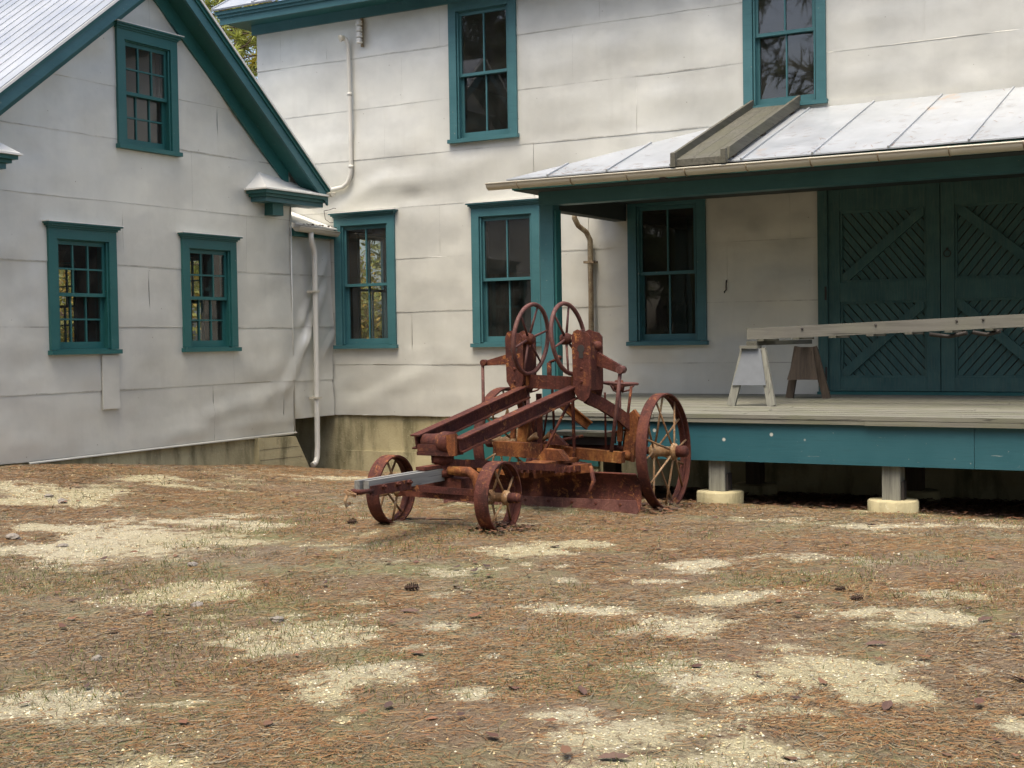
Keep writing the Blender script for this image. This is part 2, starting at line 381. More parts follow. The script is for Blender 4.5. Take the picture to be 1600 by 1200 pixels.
def np_mesh(name, V, F, mat, cols=None, layer="col", smooth=False, link=True):
    V = np.asarray(V, np.float32); F = np.asarray(F, np.int32); k = F.shape[1]
    me = bpy.data.meshes.new(name); me.vertices.add(len(V)); me.vertices.foreach_set("co", V.ravel())
    me.loops.add(F.size); me.loops.foreach_set("vertex_index", F.ravel())
    me.polygons.add(len(F)); me.polygons.foreach_set("loop_start", np.arange(0, F.size, k, dtype=np.int32))
    if smooth: me.polygons.foreach_set("use_smooth", np.ones(len(F), bool))
    if cols is not None:
        ca = me.color_attributes.new(layer, 'FLOAT_COLOR', 'POINT')
        c = np.ones((len(V), 4), np.float32); c[:, :3] = cols; ca.data.foreach_set("color", c.ravel())
    me.materials.append(mat); me.update(calc_edges=True); me.validate()
    ob = bpy.data.objects.new(name, me)
    if link: COL.objects.link(ob)
    return ob

# ------------------------------------------------------------------ ground
X0 = -12.24                                   # plane of the gable wall (faces +X); the long wall is the plane Y = 0
PATCH = [(-7.75, -8.55, 1.0, 0.95), (-10.07, -7.02, 0.6, 0.7), (-10.22, -5.63, 0.8, 0.5), (-7.66, -6.88, 0.45, 0.25), (-7.69, -7.63, 0.48, 0.42), (-7.11, -8.93, 0.28, 0.26), (-5.66, -10.13, 0.49, 0.37), (-4.33, -10.57, 0.36, 0.42), (-3.64, -10.98, 0.29, 0.27), (-3.88, -10.08, 0.13, 0.13), (-3.53, -11.49, 0.15, 0.19), (-4.52, -12.13, 0.24, 0.27), (-3.5, -12.51, 0.18, 0.3), (-3.54, -12.74, 0.13, 0.11), (-3.53, -9.4, 0.25, 0.23), (-4.64, -7.86, 0.26, 0.23), (-2.72, -9.61, 0.22, 0.28), (-3.42, -7.74, 0.18, 0.18), (-2.74, -8.65, 0.32, 0.25), (-1.7, -8.26, 0.28, 0.21), (-1.65, -8.91, 0.26, 0.25), (-1.86, -9.95, 0.51, 0.53), (-2.06, -10.63, 0.29, 0.25), (-1.52, -10.36, 0.23, 0.18), (-2.16, -11.37, 0.31, 0.24), (-1.71, -11.36, 0.27, 0.19), (-1.83, -11.67, 0.33, 0.14), (-2.57, -5.15, 0.82, 0.2), (-3.44, -8.41, 0.23, 0.13), (-2.03, -8.95, 0.13, 0.1), (-2.45, -11.32, 0.15, 0.13), (-1.04, -11.15, 0.15, 0.09), (-0.94, -10.65, 0.12, 0.18), (-3.04, -11.12, 0.11, 0.11), (-5.76, -9.75, 0.28, 0.17), (-4.46, -7.46, 0.27, 0.18), (-9.6, -3.2, 0.8, 0.3), (0.6, -7.5, 0.6, 0.4), (-13.5, -9.5, 1.0, 0.9), (1.2, -10.5, 0.5, 0.5)]
CY, SY = math.cos(yaw), math.sin(yaw)
def sand_mask(x, y):
    m = np.zeros_like(x)
    for cx, cy, a, b in PATCH:
        dx = x - cx; dy = y - cy
        u = dx * CY - dy * SY; v = dx * SY + dy * CY
        m = np.maximum(m, 1.0 - 0.5 * np.sqrt((u / a) ** 2 + (v / b) ** 2))
    return np.clip(m, 0, 1)
def sand_noisy(x, y):
    u = x * CY - y * SY; v = x * SY + y * CY
    m = sand_mask(x, y) + (fbm(u * 1.7, v * 2.4, 77, 5) - 0.5) * 1.25 + (fbm(u * 8, v * 11, 87, 3) - 0.5) * 0.55
    spots = sstep(0.63, 0.74, fbm(u * 2.6 + 60, v * 4.0, 97, 4)) * 0.62
    return np.clip(np.maximum(m, spots), 0, 1)
def gh(x, y):
    x = np.asarray(x, float); y = np.asarray(y, float)
    zr = np.interp(y, [-60, -16, -9, -7, -5, -4.3, -2.2, 0, 1, 4], [-1.5, -1.5, -1.46, -1.45, -1.495, -1.53, -1.66, -1.90, -1.9, -1.5])
    zl = np.interp(y, [-60, -16, -6, -5.44, -1.8, -0.64, 0, 1, 4], [-1.4, -1.3, -1.26, -1.285, -1.63, -1.78, -1.86, -1.86, -1.5])
    t = sstep(-12.24, -8.0, x); z = zl * (1 - t) + zr * t
    for wx, wy, wa in ((-4.89, -4.95, 0.035), (-6.48, -4.95, 0.03), (-5.30, -7.10, 0.03), (-6.32, -7.05, 0.03)):
        z = z + wa * np.exp(-((x - wx) / 0.16) ** 2 - ((y - wy) / 0.22) ** 2)
    z = z + 0.03 * np.exp(-((y + 5.60) / 0.10) ** 2) * sstep(-6.9, -6.6, x) * sstep(-4.7, -4.95, x)
    z = z + (fbm(x * 0.9, y * 0.9, 3, 3) - 0.5) * 0.05 + (fbm(x * 5, y * 5, 8, 3) - 0.5) * 0.018
    return z
gx = np.concatenate([[-600, -250, -110, -60, -36, -25, -19, -16, -14.5], np.arange(-13.4, 3.6, 0.045), [4.2, 6, 9, 14, 22, 40, 80, 200, 600]])
gy = np.concatenate([[-600, -250, -110, -60, -38, -27, -21, -18, -16.5], np.arange(-15.6, 0.9, 0.045), [1.5, 3, 5, 9, 15, 24, 40, 80, 200, 600]])
GX, GY = np.meshgrid(gx, gy); nx = len(gx); ny = len(gy)
GV = np.stack([GX.ravel(), GY.ravel(), gh(GX.ravel(), GY.ravel())], 1)
ii = (np.arange(ny - 1)[:, None] * nx + np.arange(nx - 1)[None, :]).ravel()
GF = np.stack([ii, ii + 1, ii + 1 + nx, ii + nx], 1)
sm_ = sand_noisy(GV[:, 0], GV[:, 1])
ground = np_mesh("ground", GV, GF, M['ground'], np.repeat(sm_[:, None], 3, 1), "sand", smooth=True)
tag(ground, "sandy yard covered with brown pine needles", None, None, 'structure')

# ------------------------------------------------------------------ sheet-metal siding and wall cores
def lines(a, b, step, extra):
    k = max(1, int(round((b - a) / step))); L = list(np.linspace(a, b, k + 1))
    for e in extra:
        if a + 1e-4 < e < b - 1e-4: L.append(e)
    L = sorted(L); out = [L[0]]
    for x in L[1:]:
        if x - out[-1] > 0.012: out.append(x)
        elif any(abs(x - e) < 1e-9 for e in extra): out[-1] = x
    return np.array(out)
def seg_ridge(u, z, p, q, wd, amp):
    px, py = p; dx, dy = q[0] - px, q[1] - py; L2 = dx * dx + dy * dy
    t = np.clip(((u - px) * dx + (z - py) * dy) / L2, 0, 1)
    d = ((u - px) * dy - (z - py) * dx) / math.sqrt(L2); ends = np.hypot(u - px - t * dx, z - py - t * dy)
    return amp * np.exp(-(ends / wd) ** 2) * np.sin(np.clip(d / wd, -2.5, 2.5) * 1.3 + 0.6)
def buckle_long(u, z):      # u = X
    amp = 0.012 + 0.018 * sstep(0.35, 0.65, fbm(u * 0.35, z * 0.5, 21, 2))
    d = (fbm(u * 0.8, z * 1.5, 11, 3) - 0.5) * 2 * amp + (vn(u * 0.7, z * 6.0, 13) - 0.5) * 0.006
    d = d + 0.030 * np.exp(-((u + 11.0) / 0.7) ** 2 - ((z - 2.25) / 0.13) ** 2) - 0.028 * np.exp(-((u + 10.85) / 0.22) ** 2 - ((z - 2.03) / 0.10) ** 2)
    d = d + 0.022 * np.exp(-((u + 9.9) / 0.5) ** 2 - ((z - 2.45) / 0.2) ** 2) + seg_ridge(u, z, (-11.9, -0.85), (-10.7, -0.35), 0.16, 0.022)
    d = d + seg_ridge(u, z, (-12.1, 2.0), (-11.3, 2.35), 0.14, 0.016)
    cr = 0.5 - np.abs(fbm(u * 0.8 + 11, z * 1.0 + 5, 71, 3) - 0.5)
    d = d + 0.16 * (cr - 0.42) * (0.12 + 0.55 * np.exp(-((u + 11.2) / 1.4) ** 2 - ((z + 0.1) / 0.8) ** 2) + 0.35 * sstep(0.45, 0.62, fbm(u * 0.4, z * 0.5, 73, 2)))
    return d
def buckle_gable(u, z):     # u = Y
    amp = 0.010 + 0.016 * sstep(0.4, 0.65, fbm(u * 0.5 + 4, z * 0.5, 31, 2)) + 0.012 * sstep(-2.2, -0.9, u) * sstep(1.2, 0.0, z)
    d = (fbm(u * 0.9 + 40, z * 1.4, 41, 3) - 0.5) * 3 * amp + (vn(u * 0.7, z * 6.0, 43) - 0.5) * 0.006
    d = d + seg_ridge(u, z, (-2.6, -0.85), (-1.15, -0.55), 0.15, 0.03) + seg_ridge(u, z, (-1.2, -0.56), (-0.7, 0.1), 0.12, 0.035)
    d = d + seg_ridge(u, z, (-0.7, 0.05), (-0.2, 0.8), 0.09, 0.03) + seg_ridge(u, z, (-0.75, 0.35), (-0.15, 1.2), 0.08, 0.022) + seg_ridge(u, z, (-0.25, -0.1), (-0.05, 0.15), 0.05, 0.03)
    d = d + seg_ridge(u, z, (-3.4, -1.08), (-1.0, -1.0), 0.07, 0.018)
    cr = 0.5 - np.abs(fbm(u * 0.9 + 51, z * 1.1 + 25, 75, 3) - 0.5)
    d = d + 0.16 * (cr - 0.42) * (0.10 + 0.5 * sstep(-2.6, -1.0, u) * sstep(1.6, 0.2, z) + 0.4 * sstep(0.45, 0.62, fbm(u * 0.5, z * 0.6, 77, 2)))
    return d
def siding(parent, P, N, u0, u1, courses, holes, splits, buckle, clip=None, step=0.06, name="siding_panel", lap0=0.0045):
    """P(u, n, z) -> world; holes = (u0,u1,z0,z1); one mesh object per sheet"""
    eu = [e for h in holes for e in h[:2]]; ez = [e for h in holes for e in h[2:]]
    org = root_loc(parent); res = []
    for ci in range(len(courses) - 1):
        zb, zt = courses[ci], courses[ci + 1] + (0.02 if ci < len(courses) - 2 else 0)
        full = [h for h in holes if h[2] <= zb + 0.02 and h[3] >= zt - 0.021]
        cuts = [u0] + sorted([s for s in splits[ci % len(splits)] if u0 + 0.2 < s < u1 - 0.2 and not any(h[0] - 0.3 < s < h[1] + 0.3 for h in full)] + [(h[0] + h[1]) / 2 for h in full]) + [u1]
        for pi in range(len(cuts) - 1):
            U = lines(cuts[pi], cuts[pi + 1], step, eu); Z = lines(zb, zt, 0.075, ez); Z = np.concatenate([Z[:1], [zb + 0.006, zb + 0.013], Z[1:]])
            UU, ZZ = np.meshgrid(U, Z)
            fade = np.ones_like(UU)
            for h in holes:
                dx = np.maximum(np.maximum(h[0] - UU, UU - h[1]), 0); dz = np.maximum(np.maximum(h[2] - ZZ, ZZ - h[3]), 0)
                fade = np.minimum(fade, sstep(0.08, 0.34, np.hypot(dx, dz)))
            t = np.clip((ZZ - zb) / (zt - zb), 0, 1)
            lip = lap0 + 0.007 * (vn(UU * 0.9 + ci * 7.7, UU * 0 + ci, 51) - 0.5) + 0.016 * np.maximum(0, vn(UU * 2.3, UU * 0 + ci * 3.1, 52) - 0.72)
            lip = np.maximum(lip, 0.0015)
            n = buckle(UU, ZZ) * fade + lip * (1 - t) + (0.0014 if (pi + ci) % 2 else 0.0) + 0.002
            zz = ZZ + np.where(t < 1e-6, (vn(UU * 0.6, UU * 0 + ci * 5, 61) - 0.5) * 0.014 + (vn(UU * 4, UU * 0 + ci * 5, 62) - 0.5) * 0.004, 0)
            nu, nz = len(U), len(Z); g = G()
            pts = [P(UU[j, i], n[j, i], zz[j, i]) for j in range(nz) for i in range(nu)]
            fs = []
            def hole(uc, zc): return any(h[0] < uc < h[1] and h[2] < zc < h[3] for h in holes)
            for j in range(nz - 1):
                for i in range(nu - 1):
                    if not hole((U[i] + U[i + 1]) / 2, (Z[j] + Z[j + 1]) / 2): fs.append((j * nu + i, j * nu + i + 1, (j + 1) * nu + i + 1, (j + 1) * nu + i))
            if not fs: continue
            used = sorted({k for f in fs for k in f}); mp = {k: q for q, k in enumerate(used)}
            g.add([pts[k] for k in used], [tuple(mp[k] for k in f) for f in fs], True)
            for i in range(nu - 1):                         # turned-in lower lip
                if hole((U[i] + U[i + 1]) / 2, (Z[0] + Z[1]) / 2): continue
                a, b = i, i + 1
                g.add([P(UU[0, a], n[0, a], zz[0, a]), P(UU[0, b], n[0, b], zz[0, b]), P(UU[0, b], n[0, b] - 0.03, zz[0, b] + 0.003), P(UU[0, a], n[0, a] - 0.03, zz[0, a] + 0.003)], [(0, 1, 2, 3)])
            nlip = len(g.v)
            for i in (0, nu - 1):                           # side edges
                k_ = 0 if i == 0 else nu - 2
                if any(hole((U[k_] + U[k_ + 1]) / 2, (Z[j] + Z[j + 1]) / 2) for j in range(nz - 1)): continue
                g.add([P(UU[0, i], n[0, i], zz[0, i]), P(UU[-1, i], n[-1, i], zz[-1, i]), P(UU[-1, i], n[-1, i] - 0.012, zz[-1, i]), P(UU[0, i], n[0, i] - 0.012, zz[0, i])], [(0, 1, 2, 3)])
            me = bpy.data.meshes.new(name)
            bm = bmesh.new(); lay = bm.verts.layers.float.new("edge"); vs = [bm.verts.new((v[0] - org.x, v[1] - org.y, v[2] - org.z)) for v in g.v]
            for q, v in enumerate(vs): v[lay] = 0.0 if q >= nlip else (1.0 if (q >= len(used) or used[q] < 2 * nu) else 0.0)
            for f, s in zip(g.f, g.sm):
                try: q = bm.faces.new([vs[k] for k in f]); q.smooth = s
                except ValueError: pass
            if clip:
                for co, no in clip:
                    bmesh.ops.bisect_plane(bm, geom=bm.verts[:] + bm.edges[:] + bm.faces[:], plane_co=Vector(co) - org, plane_no=no, clear_outer=True)
            if len(bm.faces) == 0: bm.free(); continue
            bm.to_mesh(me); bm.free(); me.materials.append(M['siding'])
            ob = bpy.data.objects.new(name, me); COL.objects.link(ob); ob.parent = parent; res.append(ob)
    return res
def wall_core(g, P, u0, u1, z0, z1, holes, n0, n1):
    U = sorted({u0, u1, *[min(max(e, u0), u1) for h in holes for e in h[:2]]}); Z = sorted({z0, z1, *[min(max(e, z0), z1) for h in holes for e in h[2:]]})
    def solid(i, j):
        if i < 0 or j < 0 or i >= len(U) - 1 or j >= len(Z) - 1: return False
        uc, zc = (U[i] + U[i + 1]) / 2, (Z[j] + Z[j + 1]) / 2
        return not any(h[0] < uc < h[1] and h[2] < zc < h[3] for h in holes)
    for i in range(len(U) - 1):
        for j in range(len(Z) - 1):
            if not solid(i, j): continue
            a, b, c, d = U[i], U[i + 1], Z[j], Z[j + 1]
            for n in (n0, n1): g.add([P(a, n, c), P(b, n, c), P(b, n, d), P(a, n, d)], [(0, 1, 2, 3)])
            for di, dj, e in ((-1, 0, ((a, c), (a, d))), (1, 0, ((b, c), (b, d))), (0, -1, ((a, c), (b, c))), (0, 1, ((a, d), (b, d)))):
                if not solid(i + di, j + dj):
                    (p, q), (r, s) = e; g.add([P(p, n0, q), P(r, n0, s), P(r, n1, s), P(p, n1, q)], [(0, 1, 2, 3)])
    return g

# ------------------------------------------------------------------ windows
def window(parent, P, u0, u1, z0, z1, cols, rows, cap=True, mat='teal', blind=None, label=None, simple=False):
    """outer casing rectangle u0..u1, z0..z1 (z0 = underside of the sill); P(u, n, z) -> world"""
    def bx(g, ua, ub, na, nb, za, zb):
        vs = [P(u, n, z) for z in (za, zb) for (u, n) in ((ua, na), (ub, na), (ub, nb), (ua, nb))]
        g.add(vs, [(0, 3, 2, 1), (4, 5, 6, 7), (0, 1, 5, 4), (1, 2, 6, 5), (2, 3, 7, 6), (3, 0, 4, 7)])
    mt = M[mat]; cw = 0.118; st = 0.055
    g = G()
    bx(g, u0, u0 + cw, 0.004, 0.040, z0 + st, z1); bx(g, u1 - cw, u1, 0.004, 0.040, z0 + st, z1)
    bx(g, u0 + cw, u1 - cw, 0.004, 0.039, z1 - cw, z1)
    a, b, c, d = u0 + cw, u1 - cw, z0 + st, z1 - cw            # opening
    bx(g, a - 0.02, a + 0.012, -0.15, 0.003, c, d); bx(g, b - 0.012, b + 0.02, -0.15, 0.003, c, d)
    bx(g, a - 0.02, b + 0.02, -0.15, 0.003, d - 0.012, d + 0.02); bx(g, a - 0.02, b + 0.02, -0.15, 0.003, c - 0.02, c + 0.012)
    for s_ in (0.022, -0.062):                                   # stops beside the sashes
        bx(g, a + 0.012, a + 0.030, s_ - 0.018, s_, c + 0.012, d - 0.012); bx(g, b - 0.030, b - 0.012, s_ - 0.018, s_, c + 0.012, d - 0.012)
    wob = g.build("window", mt, parent)
    if label: wob['label'] = label
    g = G(); bx(g, u0 - 0.022, u1 + 0.022, 0.0, 0.075, z0, z0 + st - 0.004); g.build("sill", mt, wob)
    if cap:
        g = G(); bx(g, u0 - 0.010, u1 + 0.010, 0.004, 0.055, z1 + 0.001, z1 + 0.022)
        bx(g, u0 - 0.030, u1 + 0.030, 0.004, 0.080, z1 + 0.0225, z1 + 0.046); bx(g, u0 - 0.050, u1 + 0.050, 0.004, 0.105, z1 + 0.0465, z1 + 0.064)
        g.build("drip_cap", mt, wob)
        g = G(); bx(g, u0 - 0.056, u1 + 0.056, 0.0, 0.112, z1 + 0.0645, z1 + 0.076); g.build("flashing", M['white'], wob)
    a += 0.014; b -= 0.014; c += 0.014; d -= 0.014; mz = (c + d) / 2
    for k, (zb, zt, nm) in enumerate(((mz - 0.018, d, -0.035), (c, mz + 0.018, -0.085))):
        g = G(); t = 0.018; sw = 0.045; br = 0.040 if k == 0 else 0.075; tr = 0.045 if k == 0 else 0.036
        bx(g, a, a + sw, nm - t, nm + t, zb, zt); bx(g, b - sw, b, nm - t, nm + t, zb, zt)
        bx(g, a + sw, b - sw, nm - t, nm + t, zb, zb + br); bx(g, a + sw, b - sw, nm - t, nm + t, zt - tr, zt)
        ia, ib, ic, id_ = a + sw, b - sw, zb + br, zt - tr; mw = 0.020
        pu = (ib - ia - mw * (cols - 1)) / cols; pz = (id_ - ic - mw * (rows - 1)) / rows
        for q in range(1, cols): bx(g, ia + q * pu + (q - 1) * mw, ia + q * (pu + mw), nm - t + 0.002, nm + t - 0.002, ic, id_)
        for q in range(1, rows):
            zz = ic + q * pz + (q - 1) * mw
            for e in range(cols): bx(g, ia + e * (pu + mw), ia + e * (pu + mw) + pu, nm - t + 0.003, nm + t - 0.003, zz, zz + mw)
        g.build("sash", mt, wob)
        for e in range(cols):
            for q in range(rows):
                ua = ia + e * (pu + mw); za = ic + q * (pz + mw)
                tl = [random.uniform(-0.0022, 0.0022) for _ in range(4)]
                G().add([P(ua, nm + tl[0], za), P(ua + pu, nm + tl[1], za), P(ua + pu, nm + tl[2] + tl[1] - tl[0] - tl[2] + tl[3] * 0, za + pz), P(ua, nm + tl[0], za + pz)], [(0, 1, 2, 3)]).build("pane", M['glass'], wob, fix=False)
    if blind:
        zlo, mt2 = blind
        g = G(); bx(g, a - 0.02, b + 0.02, -0.225, -0.22, zlo, d + 0.03); g.build("blind", M[mt2], wob)
    return wob

PM = lambda u, n, z: (u, -n, z)               # long wall: outward normal is -Y
PL = lambda u, n, z: (X0 + n, u, z)           # gable wall: outward normal is +X

# ================================================================== LONG BUILDING
main = thing("main_building", (-6.0, 0.0, -1.9), "long two storey pale sheet metal building with teal trim and lean-to porch roof", "building")
W = [(-12.205, -11.150, -0.085, 1.800), (-9.872, -8.815, -0.085, 1.800), (-7.530, -6.472, -0.092, 1.795),
     (-10.190, -9.130, 2.702, 4.600), (-5.958, -4.935, 2.735, 4.600), (-1.3, -0.24, 2.735, 4.600)]
DOORH = (-5.02, -2.235, -0.69, 1.80)
holesM = [(a + 0.09, b - 0.09, c + 0.03, d - 0.09) for a, b, c, d in W] + [(DOORH[0] + 0.08, DOORH[1] - 0.08, -0.70, 1.72)]
XR = 1.6
courses = [-1.045, -0.32, 0.425, 1.163, 1.886, 2.605, 3.325, 4.055, 4.64]
spl = [[-10.55, -8.2, -5.9, -3.1, -0.6], [-12.9, -10.9, -8.0, -5.75, -3.5, -1.0], [-11.6, -8.6, -6.2, -2.9, -0.4], [-10.4, -8.1, -5.4, -1.9], [-12.6, -8.9, -6.6, -4.2, -1.4], [-11.3, -10.05, -7.4, -5.2, -2.2, 0.2], [-13.15, -11.0, -8.3, -6.1, -3.8, -0.9], [-13.15, -12.3, -10.35, -7.9, -4.5, -2.0]]
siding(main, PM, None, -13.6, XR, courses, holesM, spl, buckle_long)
g = G(); wall_core(g, PM, -13.58, XR, -1.03, 4.85, holesM, -0.05, -0.17); g.build("wall", M['interior'], main)
# end wall towards the trees with one window opening, rear wall, floors
PE = lambda u, n, z: (-13.58 - n, u, z)
hE = [(2.22, 3.12, -0.02, 1.78)]
g = G(); wall_core(g, PE, 0.18, 8.0, -1.03, 4.85, hE, 0.0, -0.12); g.build("end_wall", M['interior'], main)
window(main, PE, 2.12, 3.22, -0.09, 1.88, 2, 1, False)
g = G(); g.box((-13.5, 8.0, -1.9), (XR, 8.12, 4.85)); g.build("rear_wall", M['interior'], main)
g = G(); g.box((-13.46, 0.18, -0.80), (XR, 8.0, -0.72)); g.box((-13.46, 0.18, 2.20), (XR, 8.0, 2.32)); g.box((-13.46, 0.18, 4.70), (XR, 8.0, 4.78)); g.build("floor", M['interior'], main)
g = G(); g.box((XR - 0.15, 0.18, -1.0), (XR, 8.0, 4.6)); g.box((-6.3, 0.25, -0.7), (-6.2, 7.9, 2.19)); g.build("partition", M['interior'], main)
for k in range(5):
    g = G(); g.box((-13.3 + k * 1.05, 0.2, 2.02), (-13.2 + k * 1.05, 7.9, 2.199)); g.build("ceiling_joist", M['interior'], main)
window(main, PM, *W[0], 2, 1); window(main, PM, *W[1], 2, 1, blind=(0.92, 'blind_dark'))
window(main, PM, *W[2], 2, 1, cap=False); window(main, PM, *W[3], 2, 1, cap=False); window(main, PM, *W[4], 2, 1, cap=False); window(main, PM, *W[5], 2, 1, cap=False)
# foundation
g = G(); g.box((-13.58, 0.03, -2.3), (XR, 0.32, -1.04)); fo = g.build("foundation", M['concrete'], main)
g = G(); g.box((-12.1, 0.005, -2.3), (-10.26, 0.029, -1.555)); g.build("ledge", M['concrete'], fo)
g = G(); g.box((-10.225, -0.015, -1.655), (-8.0, 0.025, -1.062)); g.build("cellar_hatch", M['teal_dark'], main)
g = G(); g.box((-10.225, -0.02, -2.3), (-8.0, 0.028, -1.70)); g.build("hatch_kerb", M['concrete'], fo)
g = G()
for (a, b, c, d) in ((-5.35, -4.35, -1.42, -1.36), (-5.35, -4.35, -1.17, -1.11), (-5.35, -5.29, -1.36, -1.17), (-4.41, -4.35, -1.36, -1.17)): g.box((a, 0.0, c), (b, 0.028, d))
va = g.build("foundation_vent", M['white'], main)
for k in range(4):
    g = G(); g.beam((-5.288, 0.016, -1.335 + k * 0.045), (-4.412, 0.016, -1.335 + k * 0.045), 0.012, 0.03, (0, -0.6, 1)); g.build("louvre", M['iron'], va)
# main eave: frieze, soffit, fascia, crown, roof
g = G(); g.box((-13.66, -0.045, 4.602), (XR, -0.012, 4.79)); g.box((-13.655, -0.011, 4.602), (-13.61, 3.0, 4.744)); g.build("frieze", M['teal'], main)
g = G(); g.box((-13.92, -0.40, 4.745), (XR, -0.046, 4.765)); g.box((-13.92, -0.045, 4.745), (-13.67, 7.5, 4.765)); g.build("soffit", M['teal_dark'], main)
g = G(); g.box((-13.93, -0.43, 4.715), (XR, -0.401, 4.81)); g.box((-13.95, -0.46, 4.811), (XR, -0.40, 4.85)); g.box((-13.97, -0.495, 4.851), (XR, -0.40, 4.90)); g.build("fascia", M['teal'], main)
k = 0
xx = -14.0
while xx < XR:
    x1 = min(xx + 0.76, XR)
    g = G(); g.prism([(xx, -0.53, 4.905), (x1, -0.53, 4.905), (x1, 3.9, 7.45), (xx, 3.9, 7.45)], (0, -0.012, 0.022)); g.build("roof_panel", M['roof'], main)
    g = G(); g.beam((xx + 0.02, -0.535, 4.935), (xx + 0.02, 3.88, 7.475), 0.03, 0.03); g.build("roof_rib", M['roof'], main)
    xx += 0.762
g = G(); g.prism([(-14.0, 3.95, 7.44), (XR, 3.95, 7.44), (XR, 8.4, 4.9), (-14.0, 8.4, 4.9)], (0, 0.012, 0.022)); g.build("rear_roof", M['roof'], main)
g = G(); g.prism([(-13.6, 0.0, 4.80), (-13.6, 7.8, 4.80), (-13.6, 3.9, 7.30)], (0.08, 0, 0)); g.build("end_gable", M['siding'], main)
# barn doors
dp = G()
dp.box((-5.050, -0.040, -0.69), (-4.935, 0.0, 1.745)); dp.box((-2.325, -0.040, -0.69), (-2.21, 0.0, 1.745)); dp.box((-5.050, -0.042, 1.746), (-2.21, 0.0, 1.90))
dp.build("door_frame", M['door'], main)
g = G(); g.box((-5.05, -0.10, -0.697), (-2.21, 0.10, -0.662)); g.build("threshold", M['teal_dark'], main)
def door_leaf(xa, xb, flip):
    z0, z1 = -0.655, 1.742; sa, sb = xa + 0.135, xb - 0.15
    if flip: sa, sb = xa + 0.15, xb - 0.135
    rails = [(-0.655, -0.50), (0.395, 0.618), (1.46, 1.742)]
    g = G(); g.box((xa, 0.071, z0), (xb, 0.09, z1)); leaf = g.build("door", M['joist'], main)  # backing coloured dark to stand in for deep shade in the board gaps
    for a, b in ((xa, sa), (sb, xb)):
        G().box((a, 0.0, z0), (b, 0.070, z1)).build("stile", M['door'], leaf)
    for a, b in rails: G().box((sa + 0.002, 0.001, a), (sb - 0.002, 0.054, b)).build("rail", M['door'], leaf)
    for (a, b) in ((-0.50, 0.395), (0.618, 1.46)):
        # moulding round the panel
        m_ = G(); q = 0.028
        m_.box((sa + 0.002, 0.020, a), (sa + q, 0.068, b)); m_.box((sb - q, 0.020, a), (sb - 0.002, 0.068, b)); m_.box((sa + q, 0.020, a), (sb - q, 0.068, a + q)); m_.box((sa + q, 0.020, b - q), (sb - q, 0.068, b))
        m_.build("moulding", M['door'], leaf)
        pa, pb, pc, pd = sa + q, sb - q, a + q, b - q
        # diagonal brace
        th = math.atan2(pd - pc, pb - pa); bw = 0.105
        sgn = -1 if flip else 1
        c0 = ((pa + pb) / 2, (pc + pd) / 2); dx, dz = math.cos(th) * sgn, math.sin(th); L = math.hypot(pb - pa, pd - pc) * 1.2
        def clipped(poly, yy, depth, nm):
            bm = bmesh.new(); vs = [bm.verts.new((x, yy, z)) for x, z in poly]; f = bm.faces.new(vs)
            r = bmesh.ops.extrude_face_region(bm, geom=[f]); bmesh.ops.translate(bm, verts=[e for e in r['geom'] if isinstance(e, bmesh.types.BMVert)], vec=(0, depth, 0))
            for co, no in (((pa, 0, 0), (-1, 0, 0)), ((pb, 0, 0), (1, 0, 0)), ((0, 0, pc), (0, 0, -1)), ((0, 0, pd), (0, 0, 1))):
                rr = bmesh.ops.bisect_plane(bm, geom=bm.verts[:] + bm.edges[:] + bm.faces[:], plane_co=co, plane_no=no, clear_outer=True)
                bmesh.ops.holes_fill(bm, edges=[e for e in rr['geom_cut'] if isinstance(e, bmesh.types.BMEdge)])
            if len(bm.faces) < 4: bm.free(); return
            bmesh.ops.recalc_face_normals(bm, faces=bm.faces[:])
            o = root_loc(main); bmesh.ops.translate(bm, verts=bm.verts[:], vec=-o)
            me = bpy.data.meshes.new(nm); bm.to_mesh(me); bm.free(); me.materials.append(M['door'])
            ob = bpy.data.objects.new(nm, me); COL.objects.link(ob); ob.parent = leaf
        nx_, nz_ = -dz, dx
        pl_ = [(c0[0] + s1 * dx * L / 2 + s2 * nx_ * bw / 2, c0[1] + s1 * dz * L / 2 + s2 * nz_ * bw / 2) for s1, s2 in ((-1, -1), (1, -1), (1, 1), (-1, 1))]
        clipped(pl_, 0.008, 0.060, "brace")
        # narrow matched boards square to the brace
        bd = 0.082; ex, ez = dx, dz; fx, fz = nx_, nz_
        cnt = int(L / bd / 2) + 1
        for q_ in range(-cnt, cnt + 1):
            o0 = q_ * bd; h = bd / 2 - 0.0065
            pl_ = [(c0[0] + ex * (o0 + s1 * h) + fx * s2 * L, c0[1] + ez * (o0 + s1 * h) + fz * s2 * L) for s1, s2 in ((-1, -1), (1, -1), (1, 1), (-1, 1))]
            clipped(pl_, 0.046 + random.uniform(0, 0.004), 0.022, "board")
    return leaf
d1 = door_leaf(-4.932, -3.640, False); d2 = door_leaf(-3.630, -2.328, True)
g = G(); g.ring((-3.555, -0.012, 0.91), (0, 1, 0), [(-0.004, 0.034), (0.004, 0.034), (0.004, 0.043), (-0.004, 0.043)], 20); g.box((-3.565, -0.02, 0.945), (-3.545, -0.002, 0.975)); g.build("ring_handle", M['iron'], d2)
for xx in (-4.955, -2.305):
    for zz in (0.5, -0.45): G().box((xx - 0.012, -0.046, zz - 0.08), (xx + 0.012, -0.0405, zz + 0.08)).build("hinge", M['iron'], d1 if xx < -4 else d2)
